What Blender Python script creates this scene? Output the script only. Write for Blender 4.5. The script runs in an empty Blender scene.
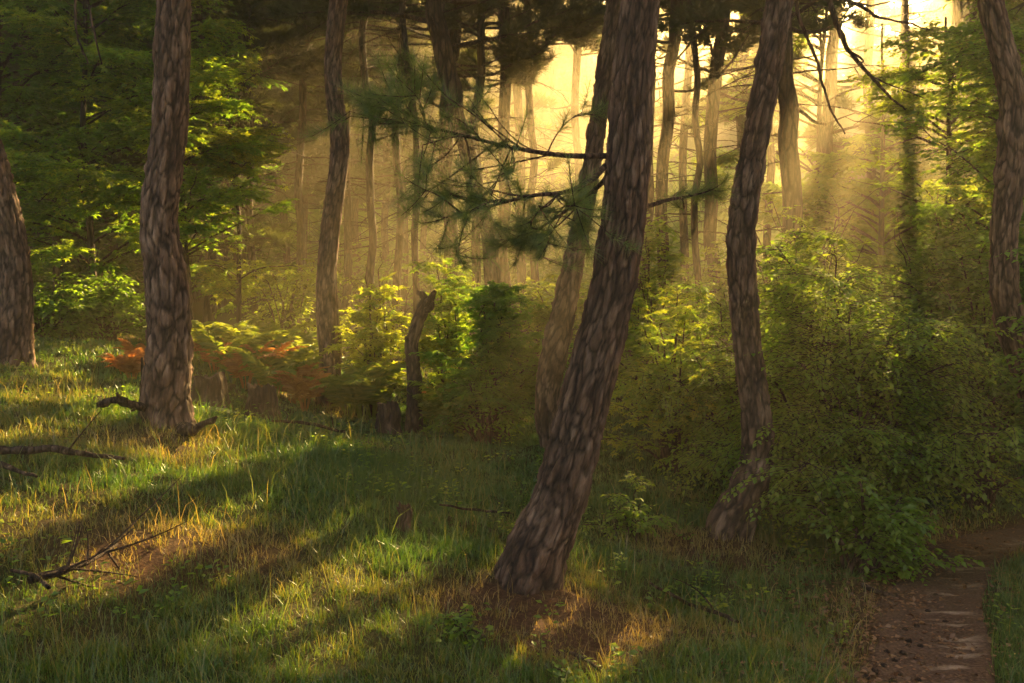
import bpy, math, random
import numpy as np
from math import radians as rad

random.seed(7)
rng = np.random.default_rng(7)
sc = bpy.context.scene
COL = sc.collection

# ------------------------------------------------------------------ camera
FPX = 950.0
PITCH = math.atan(71.5 / FPX)
EYE = np.array([0.0, 0.0, 1.6])
cam = bpy.data.cameras.new('camera')
cam.sensor_width = 36.0
cam.lens = FPX / 1024 * 36
cam.clip_end = 2000
cam.clip_start = 0.05
camo = bpy.data.objects.new('camera', cam)
camo.location = EYE
camo.rotation_euler = (math.pi / 2 - PITCH, 0, 0)
COL.objects.link(camo)
sc.camera = camo
R_ = np.array([1.0, 0, 0])
F_ = np.array([0, math.cos(PITCH), -math.sin(PITCH)])
U_ = np.array([0, math.sin(PITCH), math.cos(PITCH)])


def ray(px, py):
    d = (px - 512) / FPX * R_ + (341.5 - py) / FPX * U_ + F_
    return d / np.linalg.norm(d)


def P(px, py, Y):
    d = ray(px, py)
    return EYE + d * (Y / d[1])


# ------------------------------------------------------------------ sun + sky
SUN = ray(900, -120)
SUN_EL = math.asin(SUN[2])
SUN_AZ = math.atan2(SUN[0], SUN[1])
w = bpy.data.worlds.new('World')
sc.world = w
w.use_nodes = True
nt = w.node_tree
nt.nodes.clear()
sky = nt.nodes.new('ShaderNodeTexSky')
sky.sky_type = 'NISHITA'
sky.sun_disc = False
sky.sun_elevation = SUN_EL
sky.sun_rotation = SUN_AZ
sky.dust_density = 4.0
sky.ozone_density = 0.6
sky.air_density = 1.0
bg = nt.nodes.new('ShaderNodeBackground')
bg.inputs[1].default_value = 0.052
wo = nt.nodes.new('ShaderNodeOutputWorld')
nt.links.new(sky.outputs[0], bg.inputs[0])
nt.links.new(bg.outputs[0], wo.inputs[0])

sl = bpy.data.lights.new('sun', 'SUN')
sl.energy = 5.0
sl.angle = rad(0.5)
sl.color = (1.0, 0.68, 0.28)
so = bpy.data.objects.new('sun', sl)
from mathutils import Vector
so.rotation_euler = Vector((-SUN[0], -SUN[1], -SUN[2])).to_track_quat('-Z', 'Y').to_euler()
so.location = (20, 40, 30)
COL.objects.link(so)

vs = sc.view_settings
vs.view_transform = 'Standard'
vs.look = 'None'
vs.exposure = 3.6
vs.gamma = 1.0
cy = sc.cycles
cy.use_denoising = True
cy.use_adaptive_sampling = False
cy.denoising_prefilter = 'ACCURATE'
cy.denoiser = 'OPENIMAGEDENOISE'
cy.max_bounces = 5
cy.diffuse_bounces = 3
cy.glossy_bounces = 1
cy.transmission_bounces = 3
cy.volume_bounces = 1
cy.transparent_max_bounces = 4
cy.sample_clamp_indirect = 6
cy.caustics_reflective = False
cy.caustics_refractive = False

HAZE_DENSITY = 0.0084
HAZE_COLOR = (1.0, 0.86, 0.55)
HAZE_ANISO = 0.68


# ------------------------------------------------------------------ noise
def _h(ix, iy, iz, seed):
    n = (ix.astype(np.int64) * 374761393 + iy.astype(np.int64) * 668265263 + iz.astype(np.int64) * 2147483647 + seed * 1274126177) & 0xFFFFFFFF
    n = ((n ^ (n >> 13)) * 1274126177) & 0xFFFFFFFF
    n = ((n ^ (n >> 16)) * 2246822519) & 0xFFFFFFFF
    return ((n ^ (n >> 15)) & 0xFFFFFF) / float(0xFFFFFF)


def vnoise(p, seed=0):
    p = np.asarray(p, float)
    if p.shape[-1] == 2:
        p = np.concatenate([p, np.zeros(p.shape[:-1] + (1,))], -1)
    i = np.floor(p).astype(np.int64)
    f = p - i
    f = f * f * (3 - 2 * f)
    r = 0
    for dx in (0, 1):
        for dy in (0, 1):
            for dz in (0, 1):
                wgt = (f[..., 0] if dx else 1 - f[..., 0]) * (f[..., 1] if dy else 1 - f[..., 1]) * (f[..., 2] if dz else 1 - f[..., 2])
                r = r + wgt * _h(i[..., 0] + dx, i[..., 1] + dy, i[..., 2] + dz, seed)
    return r


def fbm(p, oct=4, seed=0):
    p = np.asarray(p, float)
    r, a, t = 0, 1.0, 0
    for k in range(oct):
        r = r + a * vnoise(p * (2 ** k) + 17.3 * k, seed + k)
        t += a
        a *= .5
    return r / t


def worley(p, seed=0):
    i = np.floor(p).astype(np.int64)
    d1 = np.full(p.shape[:-1], 9.0)
    d2 = np.full(p.shape[:-1], 9.0)
    idv = np.zeros(p.shape[:-1])
    for dx in (-1, 0, 1):
        for dy in (-1, 0, 1):
            for dz in (-1, 0, 1):
                cx, cy_, cz = i[..., 0] + dx, i[..., 1] + dy, i[..., 2] + dz
                hx = _h(cx, cy_, cz, seed + 1)
                q = np.stack([cx + hx, cy_ + _h(cx, cy_, cz, seed + 2), cz + _h(cx, cy_, cz, seed + 3)], -1)
                d = np.linalg.norm(p - q, axis=-1)
                nw = d < d1
                d2 = np.where(nw, d1, np.minimum(d2, d))
                idv = np.where(nw, _h(cx, cy_, cz, seed + 4), idv)
                d1 = np.where(nw, d, d1)
    return d1, d2, idv


# ------------------------------------------------------------------ terrain
_ctrl = [  # px, py, Y
    (545, 600, 5.0), (167, 430, 6.8), (14, 362, 9.0), (329, 408, 10.3), (414, 434, 9.4), (548, 452, 8.6), (728, 546, 6.6),
    (0, 683, 3.1), (250, 683, 3.3), (512, 683, 3.7), (700, 683, 3.9), (860, 683, 4.0), (960, 683, 4.0), (1040, 683, 4.0),
    (985, 552, 6.6), (950, 600, 5.3), (1024, 600, 5.2), (650, 485, 8.0), (850, 578, 6.0), (300, 520, 5.2), (100, 500, 4.9), (420, 520, 5.8),
    (0, 430, 6.4), (240, 378, 10.5), (120, 352, 11), (985, 520, 8.3), (880, 530, 8.0),
]
_cp = np.array([P(*c) for c in _ctrl])
_far = np.array([(-60, 60, 2.5), (0, 70, 1.0), (60, 60, 1.0), (-40, 5, 2.0), (40, 5, -.6), (0, -40, 0), (-5, 20, .65), (0, 20, .25), (8, 20, -.1),
                 (-12, 16, 1.2), (14, 14, -.1), (6, 12, -.25), (0, 0, -.02), (2, 0, -.1), (-3, 0, .35), (-12, -20, .5), (12, -20, -.4), (-14, 35, 1.2), (14, 35, .2)])
_cp = np.concatenate([_cp, _far])


def _phi(a, b):
    return np.sqrt(((a[:, None, :2] - b[None, :, :2]) ** 2).sum(-1) + 1.0)


_A = _phi(_cp, _cp) - np.eye(len(_cp)) * .15
_wt = np.linalg.solve(_A, _cp[:, 2] - _cp[:, 2].mean())
PATH = np.array([(1.62, -3), (1.75, 1.0), (1.84, 4.0), (2.15, 4.6), (2.5, 5.4), (2.95, 6.2), (3.35, 6.9), (3.95, 7.5), (5.0, 8.0), (7.0, 8.6), (10, 9.5)])


def path_dist(x, y):
    d = np.full(np.shape(x), 99.0)
    for a, b in zip(PATH[:-1], PATH[1:]):
        ab = b - a
        t = np.clip(((x - a[0]) * ab[0] + (y - a[1]) * ab[1]) / (ab @ ab), 0, 1)
        d = np.minimum(d, np.hypot(x - a[0] - t * ab[0], y - a[1] - t * ab[1]))
    return d


def height(x, y, bump=True):
    x = np.asarray(x, float)
    y = np.asarray(y, float)
    sh = x.shape
    q = np.stack([x.ravel(), y.ravel()], -1)
    out = np.empty(len(q))
    for s in range(0, len(q), 50000):
        out[s:s + 50000] = _phi(q[s:s + 50000], _cp) @ _wt
    out = out + _cp[:, 2].mean()
    if bump:
        pd = path_dist(q[:, 0], q[:, 1])
        k = np.clip((pd - .2) / .4, 0.15, 1)
        out = out + k * ((fbm(q * 1.1, 3, 5) - .5) * .16 + (fbm(q * 5.0, 3, 9) - .5) * .06)
        out = out - .05 * np.exp(-(pd / .35) ** 2)
    for (a, b, hh, rr) in ((.16, 5.02, .05, .42), (1.55, 6.55, .08, .35), (-2.45, 6.75, .07, .4), (.33, 8.6, .05, .3)):
        out = out + hh * np.exp(-((q[:, 0] - a) ** 2 + (q[:, 1] - b) ** 2) / rr ** 2)
    return out.reshape(sh)


def h1(x, y):
    return float(height(np.array([x]), np.array([y]))[0])


def G(px, py):
    d = ray(px, py)
    t = np.arange(1.5, 60, .02)
    pts = EYE + t[:, None] * d
    hh = height(pts[:, 0], pts[:, 1], False)
    k = np.argmax(pts[:, 2] < hh)
    p = pts[k]
    return np.array([p[0], p[1], h1(p[0], p[1])])


# ------------------------------------------------------------------ materials
def mat_new(name):
    m = bpy.data.materials.new(name)
    m.use_nodes = True
    m.node_tree.nodes.clear()
    return m, m.node_tree.nodes, m.node_tree.links


def ramp(n, stops):
    r = n.new('ShaderNodeValToRGB')
    e = r.color_ramp.elements
    while len(e) < len(stops):
        e.new(0.5)
    for k, (p, c) in enumerate(stops):
        e[k].position = p
        e[k].color = (*c, 1)
    return r


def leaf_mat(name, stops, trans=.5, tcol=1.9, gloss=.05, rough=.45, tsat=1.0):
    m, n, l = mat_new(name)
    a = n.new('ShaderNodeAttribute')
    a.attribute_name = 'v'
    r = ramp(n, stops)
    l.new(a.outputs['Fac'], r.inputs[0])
    d = n.new('ShaderNodeBsdfDiffuse')
    l.new(r.outputs[0], d.inputs[0])
    t = n.new('ShaderNodeBsdfTranslucent')
    mx = n.new('ShaderNodeMix')
    mx.data_type = 'RGBA'
    mx.blend_type = 'MULTIPLY'
    mx.inputs[0].default_value = 1
    l.new(r.outputs[0], mx.inputs[6])
    mx.inputs[7].default_value = (tcol * 1.15, tcol, tcol * .45, 1)
    mx.clamp_result = False
    l.new(mx.outputs[2], t.inputs[0])
    s = n.new('ShaderNodeMixShader')
    s.inputs[0].default_value = trans
    l.new(d.outputs[0], s.inputs[1])
    l.new(t.outputs[0], s.inputs[2])
    g = n.new('ShaderNodeBsdfGlossy')
    g.inputs['Roughness'].default_value = rough
    g.inputs['Color'].default_value = (.9, .95, .9, 1)
    s2 = n.new('ShaderNodeMixShader')
    s2.inputs[0].default_value = gloss
    l.new(s.outputs[0], s2.inputs[1])
    l.new(g.outputs[0], s2.inputs[2])
    o = n.new('ShaderNodeOutputMaterial')
    l.new(s2.outputs[0], o.inputs[0])
    return m


M_PINE = leaf_mat('pine_needles', [(0, (.022, .040, .014)), (.6, (.045, .075, .020)), (1, (.10, .12, .03))], .4, 2.4, .06)
M_PINEFAR = leaf_mat('far_pine_needles', [(0, (.03, .042, .015)), (.6, (.055, .072, .024)), (1, (.10, .10, .035))], .45, 2.6, .03)
M_NEAR = leaf_mat('near_pine_needles', [(0, (.05, .09, .018)), (.6, (.10, .15, .028)), (1, (.18, .22, .05))], .4, 1.9, .05, .35)
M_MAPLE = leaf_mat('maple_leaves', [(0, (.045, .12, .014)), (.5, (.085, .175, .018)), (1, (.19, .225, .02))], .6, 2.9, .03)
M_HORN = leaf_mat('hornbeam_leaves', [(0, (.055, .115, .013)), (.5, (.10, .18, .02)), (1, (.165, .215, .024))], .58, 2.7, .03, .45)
M_FERN = leaf_mat('fern_green', [(0, (.08, .14, .02)), (1, (.17, .20, .03))], .6, 2.2, .03)
M_FERNB = leaf_mat('fern_dry', [(0, (.26, .10, .028)), (1, (.42, .19, .06))], .5, 1.5, .03)
M_GRASS = leaf_mat('grass_blades', [(0, (.035, .10, .010)), (.35, (.07, .135, .015)), (.6, (.14, .16, .025)), (.8, (.20, .17, .045)), (1, (.27, .20, .07))], .5, 1.6, .06, .4)
M_DRY = leaf_mat('dry_litter', [(0, (.09, .038, .016)), (.5, (.16, .07, .028)), (1, (.28, .16, .08))], .15, 1.2, .04)


def bark_mat(name, near, lightness=1.0, sc_=1.0, coord='Object'):
    m, n, l = mat_new(name)
    if near:
        src = n.new('ShaderNodeAttribute')
        src.attribute_name = 'bk'
        vec = src.outputs['Vector']
    else:
        src = n.new('ShaderNodeTexCoord')
        vec = src.outputs['Object']
    mp = n.new('ShaderNodeMapping')
    mp.inputs['Scale'].default_value = (1, 1, .22)
    l.new(vec, mp.inputs[0])
    n1 = n.new('ShaderNodeTexNoise')
    n1.inputs['Scale'].default_value = 26 * sc_
    n1.inputs['Detail'].default_value = 6
    n1.inputs['Roughness'].default_value = .65
    l.new(mp.outputs[0], n1.inputs[0])
    n2 = n.new('ShaderNodeTexNoise')
    n2.inputs['Scale'].default_value = 3.2
    n2.inputs['Detail'].default_value = 3
    l.new(vec, n2.inputs[0])
    vo = n.new('ShaderNodeTexVoronoi')
    vo.feature = 'DISTANCE_TO_EDGE'
    vo.inputs['Scale'].default_value = (20 if near else 11) * sc_
    # warp
    wa = n.new('ShaderNodeVectorMath')
    wa.operation = 'MULTIPLY_ADD'
    l.new(n1.outputs['Color'], wa.inputs[0])
    wa.inputs[1].default_value = (.05, .05, .05)
    l.new(mp.outputs[0], wa.inputs[2])
    l.new(wa.outputs[0], vo.inputs[0])
    L = lightness
    plate = ramp(n, [(.3, (.075 * L, .050 * L, .036 * L)), (.5, (.16 * L, .102 * L, .068 * L)), (.72, (.34 * L, .24 * L, .17 * L))])
    l.new(n1.outputs['Fac'], plate.inputs[0])
    tone = ramp(n, [(.35, (.75, .62, .55)), (.65, (1.1, 1.02, .98))])
    l.new(n2.outputs['Fac'], tone.inputs[0])
    mt = n.new('ShaderNodeMix')
    mt.data_type = 'RGBA'
    mt.blend_type = 'MULTIPLY'
    mt.inputs[0].default_value = 1
    l.new(plate.outputs[0], mt.inputs[6])
    l.new(tone.outputs[0], mt.inputs[7])
    cr = n.new('ShaderNodeMapRange')
    if near:
        ca = n.new('ShaderNodeAttribute')
        ca.attribute_name = 'v'
        cr.inputs[1].default_value = .06
        cr.inputs[2].default_value = .48
        l.new(ca.outputs['Fac'], cr.inputs[0])
    else:
        cr.inputs[1].default_value = .02
        cr.inputs[2].default_value = .16
        l.new(vo.outputs['Distance'], cr.inputs[0])
    mc = n.new('ShaderNodeMix')
    mc.data_type = 'RGBA'
    l.new(cr.outputs[0], mc.inputs[0])
    mc.inputs[6].default_value = (.028, .016, .011, 1)
    l.new(mt.outputs[2], mc.inputs[7])
    b = n.new('ShaderNodeBsdfPrincipled')
    b.inputs['Roughness'].default_value = .85
    b.inputs['Specular IOR Level'].default_value = .25
    l.new(mc.outputs[2], b.inputs['Base Color'])
    ad = n.new('ShaderNodeMath')
    ad.operation = 'ADD'
    l.new(n1.outputs['Fac'], ad.inputs[0])
    mr = n.new('ShaderNodeMapRange')
    mr.inputs[1].default_value = 0
    mr.inputs[2].default_value = .2
    l.new(vo.outputs['Distance'], mr.inputs[0])
    l.new(mr.outputs[0], ad.inputs[1])
    bu = n.new('ShaderNodeBump')
    bu.inputs['Strength'].default_value = .8
    bu.inputs['Distance'].default_value = .012 if near else .03
    l.new(ad.outputs[0], bu.inputs['Height'])
    l.new(bu.outputs[0], b.inputs['Normal'])
    o = n.new('ShaderNodeOutputMaterial')
    l.new(b.outputs[0], o.inputs[0])
    return m


M_BARK = bark_mat('pine_bark', True, 1.3)
M_BARKR = bark_mat('pine_bark_reddish', True, .95)
M_STUMP = bark_mat('stump_wood', True, .6)
M_BARKF = bark_mat('far_pine_bark', False, .7)
M_DEAD = bark_mat('dead_wood', False, .55, 2.0)
M_TWIG = bark_mat('twig_bark', False, .8, 2.0)


def ground_mat():
    m, n, l = mat_new('forest_floor')
    tc = n.new('ShaderNodeTexCoord')
    a = n.new('ShaderNodeTexNoise')
    a.inputs['Scale'].default_value = 1.3
    a.inputs['Detail'].default_value = 6
    l.new(tc.outputs['Object'], a.inputs[0])
    b = n.new('ShaderNodeTexNoise')
    b.inputs['Scale'].default_value = 38
    b.inputs['Detail'].default_value = 8
    b.inputs['Roughness'].default_value = .7
    l.new(tc.outputs['Object'], b.inputs[0])
    litter = ramp(n, [(.3, (.035, .018, .010)), (.5, (.085, .042, .020)), (.7, (.16, .085, .045))])
    l.new(b.outputs['Fac'], litter.inputs[0])
    moss = ramp(n, [(.3, (.015, .028, .007)), (.6, (.04, .065, .014)), (.8, (.07, .085, .025))])
    l.new(b.outputs['Fac'], moss.inputs[0])
    at = n.new('ShaderNodeAttribute')
    at.attribute_name = 'v'
    mx = n.new('ShaderNodeMix')
    mx.data_type = 'RGBA'
    l.new(at.outputs['Fac'], mx.inputs[0])
    l.new(litter.outputs[0], mx.inputs[6])
    l.new(moss.outputs[0], mx.inputs[7])
    p = n.new('ShaderNodeBsdfPrincipled')
    p.inputs['Roughness'].default_value = .95
    p.inputs['Specular IOR Level'].default_value = .1
    l.new(mx.outputs[2], p.inputs['Base Color'])
    bu = n.new('ShaderNodeBump')
    bu.inputs['Distance'].default_value = .03
    bu.inputs['Strength'].default_value = .9
    l.new(b.outputs['Fac'], bu.inputs['Height'])
    l.new(bu.outputs[0], p.inputs['Normal'])
    o = n.new('ShaderNodeOutputMaterial')
    l.new(p.outputs[0], o.inputs[0])
    return m


def path_mat():
    m, n, l = mat_new('trodden_earth')
    at = n.new('ShaderNodeAttribute')
    at.attribute_name = 'bk'
    mp = n.new('ShaderNodeMapping')
    mp.inputs['Scale'].default_value = (1.0, 3.6, 1)
    l.new(at.outputs['Vector'], mp.inputs[0])
    a = n.new('ShaderNodeTexNoise')
    a.inputs['Scale'].default_value = 2.4
    a.inputs['Detail'].default_value = 5
    a.inputs['Roughness'].default_value = .55
    l.new(mp.outputs[0], a.inputs[0])
    b = n.new('ShaderNodeTexNoise')
    b.inputs['Scale'].default_value = 60
    b.inputs['Detail'].default_value = 8
    l.new(at.outputs['Vector'], b.inputs[0])
    soil = ramp(n, [(.3, (.038, .019, .011)), (.5, (.082, .042, .024)), (.72, (.14, .08, .05))])
    l.new(b.outputs['Fac'], soil.inputs[0])
    pale = ramp(n, [(.3, (.22, .15, .10)), (.7, (.36, .26, .18))])
    l.new(b.outputs['Fac'], pale.inputs[0])
    # pale worn patches only along the middle of the path
    v = n.new('ShaderNodeAttribute')
    v.attribute_name = 'v'
    mu = n.new('ShaderNodeMath')
    mu.operation = 'MULTIPLY'
    pr = n.new('ShaderNodeMapRange')
    pr.inputs[1].default_value = .52
    pr.inputs[2].default_value = .62
    l.new(a.outputs['Fac'], pr.inputs[0])
    l.new(pr.outputs[0], mu.inputs[0])
    l.new(v.outputs['Fac'], mu.inputs[1])
    mx = n.new('ShaderNodeMix')
    mx.data_type = 'RGBA'
    l.new(mu.outputs[0], mx.inputs[0])
    l.new(soil.outputs[0], mx.inputs[6])
    l.new(pale.outputs[0], mx.inputs[7])
    p = n.new('ShaderNodeBsdfPrincipled')
    p.inputs['Roughness'].default_value = .9
    p.inputs['Specular IOR Level'].default_value = .2
    l.new(mx.outputs[2], p.inputs['Base Color'])
    bu = n.new('ShaderNodeBump')
    bu.inputs['Distance'].default_value = .02
    bu.inputs['Strength'].default_value = .8
    l.new(b.outputs['Fac'], bu.inputs['Height'])
    l.new(bu.outputs[0], p.inputs['Normal'])
    o = n.new('ShaderNodeOutputMaterial')
    l.new(p.outputs[0], o.inputs[0])
    return m


# ------------------------------------------------------------------ mesh helpers
def norm(v):
    return v / np.maximum(np.linalg.norm(v, axis=-1, keepdims=True), 1e-9)


class MB:
    """collects vertices, triangles / quads with material slots and a scalar v"""
    def __init__(s):
        s.v, s.f, s.m, s.a, s.b, s.n = [], [], [], [], [], 0

    def add(s, verts, faces, mi=0, v=None, bk=None):
        verts = np.asarray(verts, float).reshape(-1, 3)
        s.v.append(verts)
        s.f.append(np.asarray(faces, np.int64) + s.n)
        s.m.append(mi)
        s.a.append(np.full(len(verts), .5) if v is None else np.asarray(v, float).ravel())
        s.b.append(verts if bk is None else bk)
        s.n += len(verts)

    def build(s, name, mats, parent=None, base=(0, 0, 0), smooth=False, needbk=False):
        V = np.concatenate(s.v) - np.asarray(base)
        me = bpy.data.meshes.new(name)
        me.vertices.add(len(V))
        me.vertices.foreach_set('co', V.astype(np.float32).ravel())
        li = np.concatenate([f.ravel() for f in s.f])
        ln = np.concatenate([np.full(len(f), f.shape[1]) for f in s.f])
        mi = np.concatenate([np.full(len(f), k) for f, k in zip(s.f, s.m)])
        st = np.concatenate([[0], np.cumsum(ln)[:-1]])
        me.loops.add(len(li))
        me.loops.foreach_set('vertex_index', li.astype(np.int32))
        me.polygons.add(len(ln))
        me.polygons.foreach_set('loop_start', st.astype(np.int32))
        me.polygons.foreach_set('material_index', mi.astype(np.int32))
        me.polygons.foreach_set('use_smooth', np.full(len(ln), smooth))
        at = me.attributes.new('v', 'FLOAT', 'POINT')
        at.data.foreach_set('value', np.concatenate(s.a).astype(np.float32))
        if needbk:
            ab = me.attributes.new('bk', 'FLOAT_VECTOR', 'POINT')
            ab.data.foreach_set('vector', np.concatenate(s.b).astype(np.float32).ravel())
        for m in (mats if isinstance(mats, (list, tuple)) else [mats]):
            me.materials.append(m)
        me.update(calc_edges=True)
        o = bpy.data.objects.new(name, me)
        COL.objects.link(o)
        if parent is not None:
            o.parent = parent
        else:
            o.location = base
        return o


def tag(o, label=None, cat=None, group=None, kind=None):
    if label: o['label'] = label
    if cat: o['category'] = cat
    if group: o['group'] = group
    if kind: o['kind'] = kind
    return o


def thing(name, base, label, cat, group=None):
    o = bpy.data.objects.new(name, None)
    o.empty_display_size = .2
    o.location = base
    COL.objects.link(o)
    return tag(o, label, cat, group)


def tubes(paths, radii, sides=5):
    """paths [N,K,3], radii [N,K] -> verts, quads"""
    N, K, _ = paths.shape
    t = np.gradient(paths, axis=1)
    t = norm(t)
    mt = np.abs(norm(paths[:, -1] - paths[:, 0])[:, 2]) > .8
    ref = np.where(mt[:, None], np.array([1.0, 0, 0]), np.array([0, 0, 1.0]))[:, None, :]
    n1 = norm(np.cross(t, np.broadcast_to(ref, t.shape)))
    n2 = np.cross(t, n1)
    a = np.linspace(0, 2 * math.pi, sides, endpoint=False)
    V = paths[:, :, None, :] + radii[:, :, None, None] * (np.cos(a)[None, None, :, None] * n1[:, :, None, :] + np.sin(a)[None, None, :, None] * n2[:, :, None, :])
    i = np.arange(N)[:, None, None] * K * sides + np.arange(K - 1)[None, :, None] * sides
    j = np.arange(sides)[None, None, :]
    j2 = (j + 1) % sides
    Q = np.stack([i + j, i + j2, i + sides + j2, i + sides + j], -1).reshape(-1, 4)
    return V.reshape(-1, 3), Q


def bez(p0, p1, p2, K):
    t = np.linspace(0, 1, K)[None, :, None]
    return (1 - t) ** 2 * p0[:, None] + 2 * t * (1 - t) * p1[:, None] + t * t * p2[:, None]


def expand(tv, tf, pos, d, n, scale, v):
    """instances of template (x side, y forward, z normal) written into one mesh"""
    x = norm(np.cross(d, n))
    n = np.cross(x, d)
    M = np.stack([x, d, n], 1)               # rows are axes
    s = scale if np.ndim(scale) == 2 else scale[:, None]
    V = np.einsum('kj,nji->nki', tv, M * (s[:, :, None] if s.shape[1] == 3 else s[:, :, None])) + pos[:, None, :]
    N, k = len(pos), len(tv)
    Fc = tf[None] + (np.arange(N) * k)[:, None, None]
    return V.reshape(-1, 3), Fc.reshape(-1, tf.shape[1]), np.repeat(v, k)


LEAF_V = np.array([(0, 0, 0), (-.30, .42, .06), (0, 1, -.10), (.30, .42, .06), (0, .45, 0)], float)
LEAF_F = np.array([(0, 4, 1), (4, 2, 1), (0, 3, 4), (4, 3, 2)])
KITE_V = np.array([(0, 0, 0), (-.32, .45, .05), (0, 1, -.08), (.32, .45, .05)], float)
KITE_F = np.array([(0, 2, 1), (0, 3, 2)])
_mv, _mf = [], []
for a_, s_ in ((0, 1.0), (58, .82), (-58, .82), (118, .5), (-118, .5)):
    ca_, sa_ = math.cos(rad(a_)), math.sin(rad(a_))
    b_ = len(_mv)
    for (x_, y_, z_) in ((0, 0, 0), (-.19, .45, .03), (0, 1, -.09), (.19, .45, .03)):
        _mv.append(((x_ * ca_ + y_ * sa_) * s_, (-x_ * sa_ + y_ * ca_) * s_ + .12, z_))
    _mf += [(b_, b_ + 2, b_ + 1), (b_, b_ + 3, b_ + 2)]
MAPLE_V = np.array(_mv, float) * .72
MAPLE_F = np.array(_mf)


def tuft_template(n, spread, width, seed, bend=0.0):
    r = np.random.default_rng(seed)
    vv, ff = [], []
    for k in range(n):
        az = r.uniform(0, 2 * math.pi)
        el = r.uniform(0.12, 1) ** .7 * spread
        d = np.array([math.sin(el) * math.cos(az), math.cos(el), math.sin(el) * math.sin(az)])
        s = np.cross(d, r.normal(size=3))
        s /= np.linalg.norm(s)
        L = r.uniform(.75, 1.05)
        o = np.array([0, r.uniform(-.3, .15), 0])
        b = len(vv)
        vv += [o - s * width / 2, o + s * width / 2, o + d * L]
        ff.append((b, b + 1, b + 2))
    return np.array(vv), np.array(ff)


TUFTF = [tuft_template(9, rad(75), .19, 11), tuft_template(9, rad(75), .19, 12)]
TUFTM = [tuft_template(18, rad(70), .085, 21), tuft_template(18, rad(70), .085, 22)]
TUFTN = [tuft_template(30, rad(72), .018, 31), tuft_template(30, rad(62), .018, 32), tuft_template(26, rad(80), .018, 33)]

# ------------------------------------------------------------------ gaps in the canopy that let the sun through
BEAMS = []   # (point, radius)


def beam(px, py, r, Y=None):
    BEAMS.append((G(px, py) if Y is None else P(px, py, Y), r))


beam(90, 522, .62)
beam(25, 438, .6)
beam(120, 405, .40)
beam(345, 590, .45)
beam(395, 625, .15)
beam(300, 655, .20)
beam(430, 565, .22)
beam(238, 365, 1.25, 11)
beam(290, 345, .45, 11.5)
beam(60, 395, .5)
beam(180, 410, .3)
beam(372, 335, .7, 9.8)
beam(450, 300, .6, 9.8)
beam(430, 370, .4, 9.8)
beam(690, 360, .35, 8.2)
beam(815, 200, .95, 10.3)
beam(735, 250, .25, 7.2)
beam(860, 300, .5, 8.5)
beam(690, 330, .6, 9)
beam(205, 240, .6, 12.2)
beam(212, 105, .65, 12)
beam(110, 200, .35, 12)
beam(80, 130, .4, 13)
beam(130, 260, .7, 12.0)
beam(60, 290, .5, 12)
beam(310, 225, .32, 15)
beam(430, 215, .26, 15)
beam(800, 150, .9, 17)
beam(860, 130, 1.0, 19)
beam(690, 170, .35, 22)
beam(930, 140, 1.1, 11)
beam(880, 210, .7, 10.5)
CLEARINGS = [(893, -4, .036), (700, 150, .008), (662, 40, .006), (745, 60, .006)]
for a_, b_, c_, d_ in ((400, 70, .4, 20), (300, 50, .35, 22), (350, 110, .3, 24), (480, 60, .3, 22), (250, 90, .35, 18), (440, 130, .35, 26), (280, 140, .3, 22), (95, 30, .3, 16)):
    beam(a_, b_, c_, d_)
BC = np.array([b[0] for b in BEAMS])
BR = np.array([b[1] for b in BEAMS])


def sunkeep(p):
    """False where a leaf would stand in one of the gaps"""
    keep = np.ones(len(p), bool)
    if len(p) == 0:
        return keep
    j = (vnoise(p * .9, 77) - .5) * .5
    for c, r in zip(BC, BR):
        q = p - c
        s = q @ SUN
        d = np.linalg.norm(q - s[:, None] * SUN, axis=1)
        keep &= ~((s > .9) & (d < r * (1 + j)))
    # a clearing in the far canopy where the morning sky shows
    for (a, b, ar) in CLEARINGS:
        q = p - EYE
        s = q @ ray(a, b)
        d = np.linalg.norm(q - s[:, None] * ray(a, b), axis=1)
        keep &= ~((s > 12) & (d < s * ar * (1 + j)))
    return keep


# ------------------------------------------------------------------ SETTING: ground
def gspace(lo, hi, fine_lo, fine_hi, step, grow=1.12):
    a = list(np.arange(fine_lo, fine_hi, step))
    s = step
    x = a[-1]
    while x < hi:
        s *= grow
        x += s
        a.append(min(x, hi))
    s = step
    x = a[0]
    b = []
    while x > lo:
        s *= grow
        x -= s
        b.append(max(x, lo))
    return np.array(b[::-1] + a)


BROWN = [(535, 600, .35), (520, 625, .35), (545, 610, .55), (600, 640, .5), (640, 600, .45), (700, 640, .4), (760, 560, .5), (470, 600, .3), (170, 440, .55), (60, 640, .25), (130, 570, .3), (500, 540, .5), (690, 545, .4), (240, 560, .35)]
BROWN = [(G(a, b)[:2], r) for a, b, r in BROWN]


def greenness(x, y):
    q = np.stack([x, y], -1)
    g = .78 + (fbm(q * .9, 3, 40) - .5) * 1.3
    for c, r in BROWN:
        g = g - .5 * np.exp(-((x - c[0]) ** 2 + (y - c[1]) ** 2) / r ** 2)
    g = np.where(y > 14, g - .25, g)
    pd = path_dist(x, y)
    g = g - np.exp(-(pd / .55) ** 2)
    pcx = np.interp(y, PATH[:7, 1], PATH[:7, 0])
    g = np.where((x > pcx + .22) & (y < 6.4), .95, g)
    return np.clip(g, 0, 1)


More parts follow.
